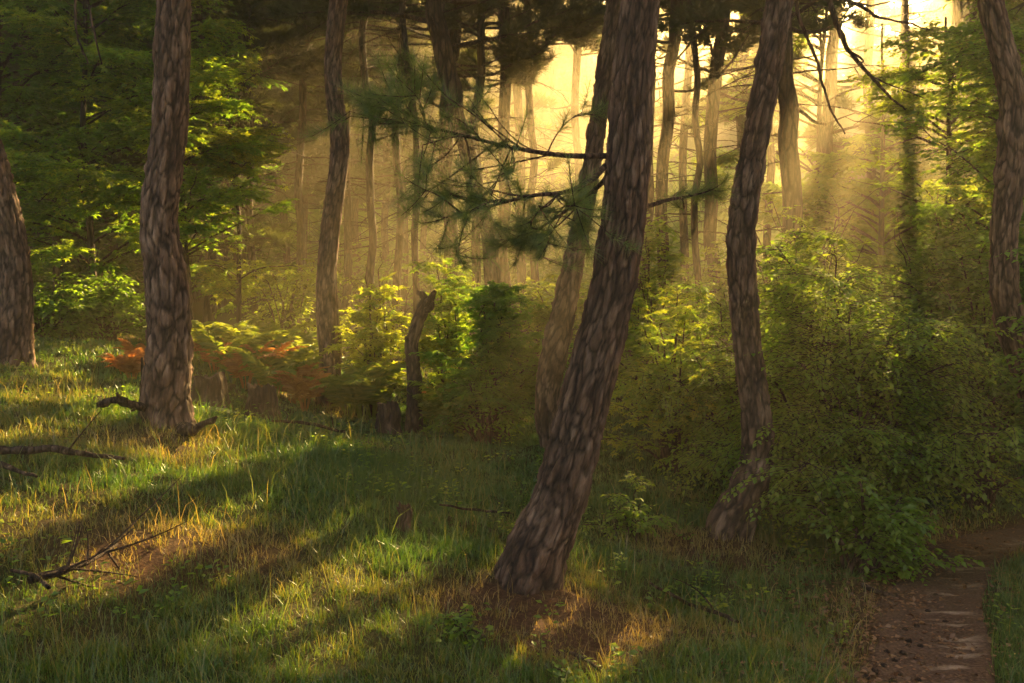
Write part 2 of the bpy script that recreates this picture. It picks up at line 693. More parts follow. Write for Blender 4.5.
gx = gspace(-110, 110, -7, 7, .05)
gy = gspace(-45, 125, 1.5, 15, .05)
X, Y = np.meshgrid(gx, gy)
Z = height(X, Y)
nx, ny = len(gx), len(gy)
ii = (np.arange(ny - 1)[:, None] * nx + np.arange(nx - 1)[None, :]).ravel()
mb = MB()
mb.add(np.stack([X, Y, Z], -1), np.stack([ii, ii + 1, ii + nx + 1, ii + nx], -1), 0, greenness(X.ravel(), Y.ravel()))
gnd = tag(mb.build('ground', ground_mat(), smooth=True), kind='structure')

# path: a sheet following the ground a few mm above it
s_ = []
for a, b in zip(PATH[:-1], PATH[1:]):
    k = max(2, int(np.linalg.norm(b - a) / .05))
    s_ += [a + (b - a) * t for t in np.linspace(0, 1, k, endpoint=False)]
cl = np.array(s_)
for _ in range(30):
    cl[1:-1] = (cl[:-2] + cl[1:-1] * 2 + cl[2:]) / 4
dl = np.cumsum(np.r_[0, np.linalg.norm(np.diff(cl, axis=0), axis=1)])
td = norm(np.gradient(cl, axis=0))
nd = np.stack([td[:, 1], -td[:, 0]], -1)
W = 23
u = np.linspace(-1, 1, W)
wid = .27 + .22 * (fbm(np.stack([dl * 1.2, dl * 0], -1), 3, 60) - .5)
widr = .25 + .12 * (fbm(np.stack([dl * 1.5, dl * 0 + 9], -1), 3, 61) - .5)
ww = np.where(u[None] < 0, wid[:, None] * 1.2, widr[:, None])
px_ = cl[:, None, 0] + nd[:, None, 0] * u[None] * ww
py_ = cl[:, None, 1] + nd[:, None, 1] * u[None] * ww
pz_ = height(px_, py_)
edge = np.clip((1 - np.abs(u)) * 5, 0, 1)[None]
pz_ = pz_ - .02 + .034 * edge + (fbm(np.stack([px_, py_], -1) * 9, 3, 3) - .5) * .035
ii = (np.arange(len(cl) - 1)[:, None] * W + np.arange(W - 1)[None, :]).ravel()
mb = MB()
mb.add(np.stack([px_, py_, pz_], -1), np.stack([ii, ii + 1, ii + W + 1, ii + W], -1), 0,
       np.clip(1.15 - np.abs(u[None] - .25 + 0 * dl[:, None]) * 1.9, 0, 1).ravel(),
       np.stack([u[None] * ww, dl[:, None] + 0 * ww, 0 * ww], -1).reshape(-1, 3))
tag(mb.build('path', path_mat(), smooth=True, needbk=True), kind='structure')


# ------------------------------------------------------------------ trunks of the near trees
def catmull(pts, n):
    pts = np.asarray(pts, float)
    p = np.concatenate([[2 * pts[0] - pts[1]], pts, [2 * pts[-1] - pts[-2]]])
    out = []
    for k in range(len(pts) - 1):
        a, b, c, d = p[k:k + 4]
        t = np.linspace(0, 1, n, endpoint=False)[:, None]
        out.append(.5 * ((2 * b) + (-a + c) * t + (2 * a - 5 * b + 4 * c - d) * t ** 2 + (-a + 3 * b - 3 * c + d) * t ** 3))
    out.append(pts[-1:])
    return np.concatenate(out)


def resample(P4, step_fn):
    d = np.r_[0, np.cumsum(np.linalg.norm(np.diff(P4[:, :3], axis=0), axis=1))]
    s, out = 0, []
    while s < d[-1]:
        out.append(s)
        k = np.searchsorted(d, s)
        s += step_fn(P4[min(k, len(P4) - 1), 2])
    out = np.array(out + [d[-1]])
    return np.stack([np.interp(out, d, P4[:, i]) for i in range(P4.shape[1])], -1), out


def trunk_mesh(pts, sides, step, seed, amp=.013, top=12.0, ztop_fine=None, mat=None, flare=.35, plates=(23, 5.5), parent=None, name='trunk', base=(0, 0, 0), jag=0.0):
    """pts rows x,y,z,r from the base up"""
    S = catmull(pts, 24)
    zf = ztop_fine if ztop_fine is not None else 1e9
    S, s = resample(S, lambda z: step if z < zf else .12)
    C, r = S[:, :3], S[:, 3]
    t = norm(np.gradient(C, axis=0))
    ref = np.array([1.0, 0, 0])
    n1 = norm(ref - (t @ ref)[:, None] * t)
    n2 = np.cross(t, n1)
    a = np.linspace(0, 2 * math.pi, sides, endpoint=False)
    r0 = np.median(r[:max(3, len(r) // 2)])
    bk = np.stack([np.cos(a)[None] * r0 + 0 * s[:, None], np.sin(a)[None] * r0 + 0 * s[:, None], s[:, None] + 0 * a[None]], -1)
    wq = np.stack([fbm(bk * np.array([11, 11, 4]), 4, seed + 50 + m_) for m_ in (0, 13, 27)], -1) - .5
    q = bk + wq * np.array([.075, .075, .22])
    d1, d2, cid = worley(q * np.array([plates[0], plates[0], plates[1]]), seed)
    e = np.clip((d2 - d1) * 2.2, 0, 1)
    dd1, dd2, _ = worley(q * np.array([plates[0], plates[0], plates[1]]) * 2.3 + 5, seed + 9)
    e2 = np.clip((dd2 - dd1) * 2.5, 0, 1)
    ck = np.clip(np.abs(fbm((bk + wq * .03) * np.array([26, 26, 3.2]), 4, seed + 31) - .5) * 13, 0, 1)
    e = e * (.25 + .75 * ck)
    e2 = e2 * (.4 + .6 * fbm(bk * np.array([90, 90, 22]), 2, seed + 77))
    disp = amp * (e ** .7 - .6) + amp * .5 * e2 + amp * .8 * (cid - .5) * e
    disp = disp + .09 * r0 * 2 * (fbm(bk * np.array([4, 4, 1.5]), 2, seed + 70) - .5)
    # root flare with lobes
    fl = flare * np.exp(-s / (.9 * r0 * 2 + .02))
    lob = 1 + .5 * np.sin(a * 4 + seed) * .6 + .3 * np.sin(a * 7 + seed * 2)
    rr = r[:, None] * (1 + fl[:, None] * lob[None]) + disp
    if jag:
        k = int(len(s) * .93)
        jj = (fbm(np.stack([a * 2.2, a * 0 + seed], -1), 3, seed) - .5)
        C2 = C[:, None] + t[:, None] * (np.clip((s - s[k]) / (s[-1] - s[k]), 0, 1)[:, None] * jj[None] * jag)[..., None]
    else:
        C2 = C[:, None] + 0 * rr[..., None]
    V = C2 + rr[..., None] * (np.cos(a)[None, :, None] * n1[:, None] + np.sin(a)[None, :, None] * n2[:, None])
    K = len(s)
    i = np.arange(K - 1)[:, None] * sides
    j = np.arange(sides)[None]
    j2 = (j + 1) % sides
    Q = np.stack([i + j, i + j2, i + sides + j2, i + sides + j], -1).reshape(-1, 4)
    mb = MB()
    mb.add(V, Q, 0, (e * .7 + e2 * .3).ravel(), bk.reshape(-1, 3))
    top_c = V[-1].mean(0) - t[-1] * (.02 if jag else 0)
    capv = np.concatenate([V[-1], [top_c]])
    capf = np.stack([np.arange(sides), (np.arange(sides) + 1) % sides, np.full(sides, sides)], -1)
    mb.add(capv, capf, 0, np.full(sides + 1, .5), np.concatenate([bk[-1], bk[-1][:1]]))
    o = mb.build(name, mat or M_BARK, parent, base, smooth=True, needbk=True)
    return o, S


def px_path(rows, Y):
    """rows (px, py, width_px[, Y]) base first -> x y z r"""
    out = []
    for rw in rows:
        yy = rw[3] if len(rw) > 3 else Y
        p = P(rw[0], rw[1], yy)
        dep = (p - EYE) @ F_
        out.append((*p, rw[2] / 2 * dep / FPX))
    return out


def add_branches(mb, starts, mids, ends, r0, r1, K=8, sides=5, mi=0):
    pth = bez(starts, mids, ends, K)
    wob = (rng.random(pth.shape) - .5) * np.linspace(0, 1, K)[None, :, None] * .06 * np.linalg.norm(ends - starts, axis=1)[:, None, None]
    pth = pth + wob
    rad_ = r0[:, None] * (1 - np.linspace(0, 1, K)[None]) + r1[:, None] * np.linspace(0, 1, K)[None]
    v, q = tubes(pth, rad_, sides)
    mb.add(v, q, mi)
    return pth


def sample_paths(pth, idx, t):
    K = pth.shape[1]
    f = t * (K - 1)
    i = np.clip(f.astype(int), 0, K - 2)
    fr = (f - i)[:, None]
    p = pth[idx, i] * (1 - fr) + pth[idx, i + 1] * fr
    return p, norm(pth[idx, i + 1] - pth[idx, i])


def pine_crown(parent, base, S, zlo, ztop, R, n_br, tufts, tuft_len, seed, lod='F', mat=None, dead=10, ztrunk=1.5, cull=True, name='crown'):
    """branches with needle tufts round a trunk path S (world rows x y z r)"""
    r = np.random.default_rng(seed)
    mb = MB()
    zs = S[:, 2]

    def at(z):
        return np.stack([np.interp(z, zs, S[:, k]) for k in range(4)], -1)
    z = zlo + (ztop - zlo) * r.random(n_br) ** .9
    z = np.sort(z)
    c = at(z)
    az = np.arange(n_br) * 2.399 + r.random(n_br) * .9
    tt = (z - zlo) / (ztop - zlo)
    L = R * (1.02 - tt ** 1.6) * r.uniform(.55, 1.15, n_br) * np.clip(.55 + tt * 2.5, 0, 1) + .25
    dirh = np.stack([np.cos(az), np.sin(az), 0 * az], -1)
    st = c[:, :3] + dirh * c[:, 3:4] * .6
    en = st + dirh * L[:, None] + np.array([0, 0, 1.0]) * (L * r.uniform(-.12, .4, n_br))[:, None]
    md = st + dirh * L[:, None] * .5 + np.array([0, 0, 1.0]) * (L * r.uniform(-.1, .12, n_br))[:, None]
    if cull:
        kb = sunkeep(md) | sunkeep(en)
        st, md, en, c, L = st[kb], md[kb], en[kb], c[kb], L[kb]
        n_br = len(st)
    br = add_branches(mb, st, md, en, np.clip(c[:, 3] * .28, .008, .05), np.full(n_br, .005), 7, 4)
    # dead branches lower down
    if dead:
        zd = r.uniform(ztrunk, zlo + .8, dead)
        cd = at(zd)
        azd = r.uniform(0, 6.283, dead)
        dh = np.stack([np.cos(azd), np.sin(azd), 0 * azd], -1)
        Ld = r.uniform(.25, 1.5, dead)
        s0 = cd[:, :3] + dh * cd[:, 3:4] * .5
        e0 = s0 + dh * Ld[:, None] + np.array([0, 0, 1.0]) * (Ld * r.uniform(-.5, .25, dead))[:, None]
        dbr = add_branches(mb, s0, s0 * .5 + e0 * .5 + np.array([0, 0, .08]), e0, r.uniform(.008, .016, dead), np.full(dead, .003), 6, 4)
        nd_ = dead * 3
        ix = r.integers(0, dead, nd_)
        p0, tg = sample_paths(dbr, ix, r.uniform(.3, .9, nd_))
        e1 = p0 + (tg + r.normal(size=(nd_, 3)) * .6) * r.uniform(.1, .45, nd_)[:, None]
        add_branches(mb, p0, (p0 + e1) / 2, e1, np.full(nd_, .006), np.full(nd_, .002), 4, 3)
    # twigs
    nt_ = max(1, tufts // 3)
    wts = L / L.sum()
    ix = r.choice(n_br, nt_, p=wts)
    t = r.uniform(.25, 1, nt_) ** .8
    p0, tg = sample_paths(br, ix, t)
    side = np.where(r.random(nt_) < .5, 1, -1)[:, None]
    lat = norm(np.cross(tg, np.array([0, 0, 1.0]))) * side
    tl = r.uniform(.12, .5, nt_)[:, None] * (1.1 - .6 * t[:, None])
    e1 = p0 + (tg * .7 + lat * r.uniform(.3, 1, (nt_, 1)) + np.array([0, 0, .25]) + r.normal(size=(nt_, 3)) * .15) * tl
    tw = bez(p0, (p0 + e1) / 2 - np.array([0, 0, .03]), e1, 4)
    if cull:
        kt = sunkeep(tw[:, 2])
        tw, ix = tw[kt], ix[kt]
        nt_ = len(tw)
    v, q = tubes(tw, np.broadcast_to(np.array([.006, .005, .004, .003]), (nt_, 4)), 3)
    mb.add(v, q, 0)
    ti = np.repeat(np.arange(nt_), 3)
    ts = np.tile([.45, .75, 1.0], nt_)
    pp, td_ = sample_paths(tw, ti, ts)
    d = norm(td_ + np.array([0, 0, .45]) + r.normal(size=pp.shape) * .35)
    keep = np.ones(len(pp), bool)
    if cull:
        keep = sunkeep(pp)
    pp, d, ti = pp[keep], d[keep], ti[keep]
    vv = np.clip(.45 + .35 * (r.random(n_br)[ix[ti]] - .5) + .5 * (r.random(len(pp)) - .5), 0, 1)
    T = {'F': TUFTF, 'M': TUFTM, 'N': TUFTN}[lod]
    half = r.integers(0, len(T), len(pp))
    for k, (tv, tf) in enumerate(T):
        s = half == k
        if s.sum():
            V, Fc, va = expand(tv, tf, pp[s], d[s], norm(r.normal(size=(s.sum(), 3))), tuft_len * r.uniform(.75, 1.25, s.sum()), vv[s])
            mb.add(V, Fc, 1, va)
    return mb.build(name, [M_TWIG, mat or M_PINE], parent, base)


def leafy(mb, mains, r, n_twig, twig_len, n_leaf, leaf, tmpl, tmin=.3, droop=.3, flat=.35, cull=True, upright=0.0, vbase=.45, twigr=.0026, mi=1):
    M, K, _ = mains.shape
    L = np.linalg.norm(np.diff(mains, axis=1), axis=2).sum(1)
    ix = r.choice(M, n_twig, p=L / L.sum())
    t = tmin + (1 - tmin) * r.random(n_twig) ** .85
    p0, tg = sample_paths(mains, ix, t)
    up = np.array([0, 0, 1.0])
    tgh = norm(tg * np.array([1, 1, .35]) + r.normal(size=tg.shape) * .12)
    side = np.where(r.random(n_twig) < .5, 1, -1)[:, None]
    lat = norm(np.cross(tgh, up)) * side
    a = r.uniform(.25, 1.35, n_twig)[:, None]
    d = norm(tgh * np.cos(a) + lat * np.sin(a) + up * r.uniform(-.1, .3 + upright, n_twig)[:, None])
    l = (twig_len * r.uniform(.45, 1.25, n_twig) * (1.15 - .45 * t))[:, None]
    e = p0 + d * l - up * droop * l * r.uniform(.4, 1.2, n_twig)[:, None]
    m = p0 + d * l * .55
    tw = bez(p0, m, e, 5)
    if cull:
        kt = sunkeep(tw[:, 3])
        tw, ix = tw[kt], ix[kt]
        n_twig = len(tw)
    v, q = tubes(tw, np.broadcast_to(np.linspace(twigr, .0015, 5), (n_twig, 5)), 3)
    mb.add(v, q, 0)
    ti = np.repeat(np.arange(n_twig), n_leaf)
    ts = np.tile(np.linspace(.12, 1, n_leaf), n_twig) + r.uniform(-.03, .03, n_twig * n_leaf)
    ts = np.clip(ts, 0, 1)
    pp, td_ = sample_paths(tw, ti, ts)
    sd = np.tile(np.where(np.arange(n_leaf) % 2 == 0, 1, -1), n_twig)[:, None]
    lt = norm(np.cross(td_, up)) * sd
    ang = np.where(ts > .97, .1, r.uniform(.6, 1.2, len(pp)))[:, None]
    ld = norm(td_ * np.cos(ang) + lt * np.sin(ang) + r.normal(size=pp.shape) * .18 - up * .12)
    ln = norm(up + r.normal(size=pp.shape) * flat + lt * .15)
    keep = sunkeep(pp) if cull else np.ones(len(pp), bool)
    keep &= r.random(len(pp)) > .06
    pp, ld, ln, ti = pp[keep], ld[keep], ln[keep], ti[keep]
    vv = np.clip(vbase + .35 * (r.random(M)[ix[ti]] - .5) + .25 * (r.random(n_twig)[ti] - .5) + .3 * (r.random(len(pp)) - .5), 0, 1)  # vbase brightens leaf colour for lit plants, darkens it for shaded ones
    V, Fc, va = expand(tmpl[0], tmpl[1], pp, ld, ln, leaf * r.uniform(.65, 1.2, len(pp)), vv)
    mb.add(V, Fc, mi, va)


def shrub(label, base, size, n_main, n_twig, leaf, tmpl, mat, seed, name='shrub', cat='shrub', group=None, twig_len=.4, n_leaf=9, droop=.35,
          lean=(0, 0), vbase=.45, flat=.35, zmin=.15, cull=True, stem_r=.014, zpow=.8):
    """multi-stemmed shrub; size = (rx, ry, h)"""
    r = np.random.default_rng(seed)
    base = np.array([base[0], base[1], h1(base[0], base[1]) - .03])
    root = thing(name, base, label, cat, group)
    az = r.uniform(0, 6.283, n_main)
    rr = np.sqrt(r.random(n_main))
    zz = zmin + (1 - zmin) * r.random(n_main) ** zpow
    lim = np.sqrt(np.clip(1 - (zz * .95) ** 2.2, .05, 1))
    off = np.stack([np.cos(az) * rr * lim * size[0] + lean[0] * zz, np.sin(az) * rr * lim * size[1] + lean[1] * zz, zz * size[2]], -1)
    off = off * r.uniform(.62, 1.22, (n_main, 1))
    en = base + off
    gz = height(en[:, 0], en[:, 1]) + .05
    en[:, 2] = np.maximum(en[:, 2], gz)
    st = base + np.stack([r.normal(size=n_main), r.normal(size=n_main), 0 * az], -1) * .06
    md = st + off * np.array([.32, .32, .95])
    mb = MB()
    mains = add_branches(mb, st, md, en, stem_r * r.uniform(.6, 1.3, n_main), np.full(n_main, .003), 9, 5)
    st_o = mb.build('stem', M_TWIG, root, base)
    mb = MB()
    leafy(mb, mains, r, n_twig, twig_len, n_leaf, leaf, tmpl, droop=droop, vbase=vbase, flat=flat, cull=cull)
    mb.build('foliage', [M_TWIG, mat], root, base)
    return root


def leafy_tree(label, base, h, trunk_r, crown, n_main, n_twig, leaf, tmpl, mat, seed, name='broadleaf_tree', cat='tree', group=None, zlo=.25, twig_len=.5,
               n_leaf=9, lean=(0, 0), vbase=.45, droop=.25, flat=.4):
    r = np.random.default_rng(seed)
    base = np.array([base[0], base[1], h1(base[0], base[1]) - .05])
    root = thing(name, base, label, cat, group)
    K = 14
    t = np.linspace(0, 1, K)
    wob = (np.stack([fbm(np.stack([t * 3, t * 0 + seed], -1), 2, 3), fbm(np.stack([t * 3, t * 0 + seed], -1), 2, 8)], -1) - .5) * .5
    tp = np.stack([base[0] + lean[0] * t + wob[:, 0] * t, base[1] + lean[1] * t + wob[:, 1] * t, base[2] + h * t], -1)
    mb = MB()
    v, q = tubes(tp[None], (trunk_r * (1 - t * .8))[None], 10)
    mb.add(v, q, 0)
    mb.build('trunk', M_BARKF, root, base, smooth=True)
    tb = zlo + (.98 - zlo) * r.random(n_main)
    st, _ = sample_paths(tp[None], np.zeros(n_main, int), tb)
    az = r.uniform(0, 6.283, n_main)
    u = (tb - zlo) / (1 - zlo)
    Lm = crown * (1 - u ** 2 * .75) * r.uniform(.4, 1.1, n_main)
    dh = np.stack([np.cos(az), np.sin(az), 0 * az], -1)
    en = st + dh * Lm[:, None] + np.array([0, 0, 1.0]) * (Lm * r.uniform(.0, .55, n_main))[:, None]
    md = st + dh * Lm[:, None] * .5 + np.array([0, 0, 1.0]) * (Lm * .3)[:, None]
    mb = MB()
    kb = sunkeep(md) | sunkeep(en)
    st, md, en = st[kb], md[kb], en[kb]
    mains = add_branches(mb, st, md, en, np.full(len(st), trunk_r * .3), np.full(len(st), .003), 8, 4)
    leafy(mb, mains, r, n_twig, twig_len, n_leaf, leaf, tmpl, droop=droop, vbase=vbase, flat=flat, tmin=.2)
    mb.build('crown', [M_TWIG, mat], root, base)
    return root


# ------------------------------------------------------------------ NEAR PINES
def near_pine(label, rows, Y, seed, ext, sides=110, step=.012, crown=None, mat=None, amp=.018, flare=.34, plates=(19, 6), name='pine_tree'):
    pts = px_path(rows, Y)
    b = np.array(pts[0][:3])
    base = np.array([b[0], b[1], h1(b[0], b[1])])
    d0 = norm(np.array(pts[1][:3]) - np.array(pts[0][:3]))
    low = (*(b - d0 * max(.12, (b[2] - base[2]) / max(.3, d0[2]) + .12)), pts[0][3] * 1.06)
    allp = [low] + list(pts)
    zt = pts[-1][2]
    last = np.array(pts[-1][:3])
    tl = norm(last - np.array(pts[-2][:3]))
    rl = pts[-1][3]
    for k, (dz) in enumerate(ext):
        tl = norm(tl * .6 + np.array([0, 0, .5]) + .05 * rng.normal(size=3))
        last = last + tl * dz
        allp.append((*last, rl * (1 - (k + 1) / (len(ext) + .6))))
    root = thing(name, base, label, 'tree')
    o, S = trunk_mesh(np.array(allp), sides, step, seed, amp=amp, ztop_fine=zt + .15, mat=mat or M_BARK, flare=flare, plates=plates, parent=root, base=base)
    ztop = allp[-1][2]
    pine_crown(root, base, S, zt + 1.6 if crown is None else crown, ztop, 2.8, 46, 1500, .24, seed + 5, 'F', dead=6, ztrunk=zt + .3)
    return root, S, base


EXT = [1.2, 1.8, 2.2, 2.5]
t4_rows = [(a, b, c * .97) for a, b, c in [(521, 604, 66), (537, 552, 60), (558, 502, 52), (572, 450, 50), (585, 400, 49), (598, 350, 48), (610, 300, 47), (619, 250, 45.5), (624, 215, 45), (628, 150, 43),
           (632, 90, 41), (637, 40, 40), (641, 0, 39), (645, -40, 38)]]
T4, S4, B4 = near_pine('thick pine leaning over the bare litter, its base lowest of all the trees', t4_rows, 5.0, 3, EXT, 150, .009, mat=M_BARKR, flare=.22, plates=(22, 5.5), amp=.015)
t2_rows = [(166, 424, 47), (166, 400, 43), (168, 370, 43), (169, 330, 41), (167, 290, 40), (162, 250, 37), (159, 220, 36), (164, 170, 35), (170, 115, 33.5), (172, 60, 33), (174, 0, 32.5), (176, -40, 32)]
T2, S2, B2 = near_pine('thick upright pine with grey cracked bark, two dead snags at its foot', t2_rows, 6.8, 8, EXT, 120, .011, plates=(16, 5.5), flare=.32)
t1_rows = [(14, 362, 33), (15, 335, 30), (17, 300, 29), (14, 260, 30), (7, 225, 31), (-2, 190, 31), (-14, 150, 31), (-28, 100, 31), (-36, 50, 31)]
near_pine('leaning pine cut off by the photo edge, beyond the sunny grass', t1_rows, 9.0, 14, EXT, 80, .018)
t3_rows = [(329, 406, 25), (329, 385, 22), (330, 350, 22), (327, 310, 22), (327, 270, 20), (331, 225, 19.5), (337, 180, 19), (340, 140, 18.5), (335, 100, 17.5), (333, 65, 17), (336, 25, 17), (340, -30, 17)]
near_pine('slim wavy pine standing beside the orange bracken', t3_rows, 10.3, 19, EXT, 70, .02, amp=.01)
t5_rows = [(q[0], q[1], q[2] * .93, *q[3:]) for q in [(551, 450, 20, 8.6), (547, 415, 24), (549, 380, 27), (556, 345, 27), (565, 305, 25), (573, 265, 23), (583, 215, 21), (592, 165, 20), (599, 115, 19), (606, 60, 18), (614, 10, 18), (621, -40, 17)]]
near_pine('slender curved pine rising just behind the thick leaning pine', t5_rows, 8.6, 23, EXT, 80, .017, mat=M_BARKR)
t6_rows = [(727, 543, 44), (733, 522, 43), (746, 495, 37), (756, 465, 34), (757, 430, 31), (753, 390, 28), (747, 340, 27), (743, 290, 28), (741, 245, 28), (745, 200, 27.5), (752, 160, 26), (761, 110, 25), (770, 55, 26), (779, 0, 27), (786, -40, 27)]
near_pine('S shaped pine with bare curving trunk against the big leafy shrubs', t6_rows, 6.6, 29, EXT, 110, .011, mat=M_BARKR, flare=.3)
t8_rows = [(1062, 470, 40), (1048, 420, 36), (1030, 372, 32), (1014, 335, 28), (1006, 300, 25), (1004, 262, 24), (1006, 220, 25), (1010, 180, 26), (1012, 130, 25), (1012, 95, 25), (1005, 60, 25), (995, 20, 24), (989, -10, 23), (984, -40, 23)]
near_pine('crooked kinked pine bordering the path side of the photo', t8_rows, 6.9, 35, EXT, 90, .012)

# branches of the leaning pine
def near_branch(parent, base, rows, label, seed, n_tw, spread, ydrift, tufts_per=7, trange=(.25, 1), up=.2):
    r = np.random.default_rng(seed)
    K = len(rows)
    pts = np.array([P(a, b, c) for a, b, c in rows])
    pth = catmull(pts, 8)
    kk = len(pth)
    mb = MB()
    rads = np.linspace(.016, .004, kk)
    v, q = tubes(pth[None], rads[None], 7)
    mb.add(v, q, 0)
    ix = np.zeros(n_tw, int)
    t = r.uniform(*trange, n_tw)
    p0, tg = sample_paths(pth[None], ix, t)
    n1_ = max(5, n_tw // 4)
    p0, tg = p0[:n1_], tg[:n1_]
    l = spread * .85 * r.uniform(.5, 1.2, (n1_, 1)) * (1.15 - .5 * t[:n1_, None])
    e = p0 + norm(tg * .75 + r.normal(size=(n1_, 3)) * .6 + np.array([0, 0, up * .5])) * l
    t1 = bez(p0, (p0 + e) / 2 + r.normal(size=(n1_, 3)) * .04, e, 7)
    v, q = tubes(t1, np.broadcast_to(np.linspace(.005, .0025, 7), (n1_, 7)), 4)
    mb.add(v, q, 0)
    ix2 = np.r_[r.integers(0, n1_, n_tw - n1_), np.arange(n1_)]
    tt2 = np.r_[r.uniform(.25, 1, n_tw - n1_), np.full(n1_, .99)]
    p0, tg = sample_paths(t1, ix2, tt2)
    l = spread * .5 * r.uniform(.35, 1.1, (n_tw, 1))
    e = p0 + norm(tg * .7 + r.normal(size=(n_tw, 3)) * .5 + np.array([0, 0, up])) * l
    tw = bez(p0, (p0 + e) / 2 - np.array([0, 0, .015]), e, 6)
    v, q = tubes(tw, np.broadcast_to(np.linspace(.0026, .0015, 6), (n_tw, 6)), 4)
    mb.add(v, q, 0)
    b = mb.build('branch', M_TWIG, parent, base, smooth=True)
    ti = np.repeat(np.arange(n_tw), tufts_per)
    ts = np.tile(np.linspace(.25, 1, tufts_per), n_tw)
    pp, td_ = sample_paths(tw, ti, ts)
    pe, te = sample_paths(pth[None], np.zeros(5, int), np.linspace(.85, 1, 5))
    pp = np.concatenate([pp, pe])
    td_ = np.concatenate([td_, te])
    d = norm(td_ + np.array([0, 0, .25]) + r.normal(size=pp.shape) * .2)
    vv = np.clip(.5 + .6 * (r.random(len(pp)) - .5), 0, 1)
    mb = MB()
    kk_ = r.integers(0, 3, len(pp))
    for k in range(3):
        s = kk_ == k
        V, Fc, va = expand(TUFTN[k][0], TUFTN[k][1], pp[s], d[s], norm(r.normal(size=(s.sum(), 3))), .11 * r.uniform(.75, 1.2, s.sum()), vv[s])
        mb.add(V, Fc, 0, va)
    nb = mb.build('needles', M_NEAR, b, base)
    nb.location = (0, 0, 0)
    return b


near_branch(T4, B4, [(612, 156, 4.98), (575, 156, 4.9), (542, 153, 4.85), (501, 145, 4.8), (465, 136, 4.8), (431, 128, 4.8), (392, 121, 4.85)], '', 41, 84, .50, 0, 4, (.18, 1), .05)
near_branch(T4, B4, [(606, 165, 4.98), (592, 180, 4.85), (565, 192, 4.7), (530, 196, 4.6), (490, 206, 4.55), (455, 214, 4.5)], '', 43, 56, .46, 0, 4, (.25, 1), .05)
near_branch(T4, B4, [(612, 168, 4.98), (600, 185, 5.1), (575, 205, 5.3), (545, 225, 5.5), (525, 240, 5.6)], '', 47, 50, .4, 0, 5, (.3, 1), .1)
near_branch(T4, B4, [(630, 209, 5.02), (652, 205, 5.06), (668, 200, 5.15), (690, 196, 5.3), (712, 190, 5.4)], '', 48, 12, .26, 0, 4, (.3, 1), .1)

# ------------------------------------------------------------------ BACKGROUND PINES
BG = []    # rows, Y, crown_low, H, R, label


def bgp(rows, Y, zlo=None, H=16, R=2.1):
    BG.append((rows, Y, zlo, H, R))


bgp([(241, 305, 13), (239, 240, 12), (236, 170, 12), (235, 100, 11), (232, 30, 11)], 19, 4.8)
bgp([(286, 262, 7), (280, 200, 8), (272, 150, 8), (266, 90, 8), (262, 40, 8)], 25, 5.0)
bgp([(208, 330, 11), (209, 260, 11), (208, 200, 10), (206, 120, 9), (203, 40, 8)], 16, 4.0, 10)
bgp([(497, 330, 16), (486, 225, 17), (470, 165, 18), (455, 105, 19), (444, 55, 20), (436, 0, 19), (430, -40, 18)], 14, 5.6, 12, 2.4)
bgp([(449, 340, 14), (449, 260, 14), (446, 180, 14), (449, 100, 13), (455, 20, 12)], 17, 5.0)
bgp([(505, 330, 12), (503, 240, 12), (504, 150, 12), (505, 70, 12), (503, 0, 12), (502, -40, 11)], 17.5, 5.6)
bgp([(523, 320, 9), (522, 240, 9), (520, 150, 9), (516, 70, 9), (508, 10, 9)], 23, 5.5)
bgp([(668, 330, 12), (663, 240, 12), (666, 150, 12), (671, 60, 12), (674, 0, 12)], 16.5, 5.4)
bgp([(683, 300, 9), (684, 200, 8), (687, 100, 8), (692, 20, 8)], 23, 6)
bgp([(712, 300, 13), (712, 230, 13), (713, 140, 13), (716, 60, 13), (723, 0, 12)], 17, 5.2)
bgp([(736, 300, 9), (739, 180, 9), (741, 90, 9), (746, 10, 9)], 24, 6)
bgp([(789, 330, 20), (791, 260, 20), (791, 195, 19.5), (789, 130, 19), (786, 60, 18), (784, 0, 18), (783, -40, 17)], 13, 5.6, 12)
bgp([(825, 300, 12), (826, 210, 12), (829, 120, 12), (834, 40, 11), (838, -10, 10)], 22, 5)
bgp([(386, 300, 7), (384, 220, 7), (388, 140, 7), (392, 60, 7)], 28, 6)
bgp([(403, 300, 8), (405, 220, 8), (402, 150, 8), (398, 70, 8)], 25, 6)
bgp([(358, 310, 7), (356, 220, 7), (352, 130, 7), (356, 50, 7)], 27, 6)
bgp([(420, 300, 6), (424, 200, 6), (421, 100, 6)], 31, 6)
bgp([(305, 300, 8), (302, 220, 8), (305, 120, 8), (303, 20, 8)], 26, 5.5)
bgp([(640, 300, 10), (642, 200, 10), (645, 100, 10)], 21, 5.5)
bgp([(574, 300, 8), (578, 200, 8), (577, 100, 8), (580, 10, 8)], 24, 5.5)
bgp([(869, 300, 9), (872, 200, 9), (868, 100, 9), (871, 20, 8)], 27, 5.5)
bgp([(905, 300, 9), (901, 200, 9), (905, 100, 9)], 24, 4)
bgp([(952, 300, 11), (948, 200, 11), (950, 100, 11), (958, 10, 10)], 19, 3.2, 12)
bgp([(1000, 300, 12), (1003, 200, 12), (1000, 100, 12)], 17, 3.0, 12)
bgp([(60, 330, 10), (58, 250, 10), (62, 150, 9), (60, 40, 9)], 20, 4.2)
bgp([(110, 320, 9), (113, 230, 9), (108, 120, 9)], 23, 4.2)
bgp([(157, 310, 9), (160, 200, 9), (164, 100, 9)], 26, 4.4)
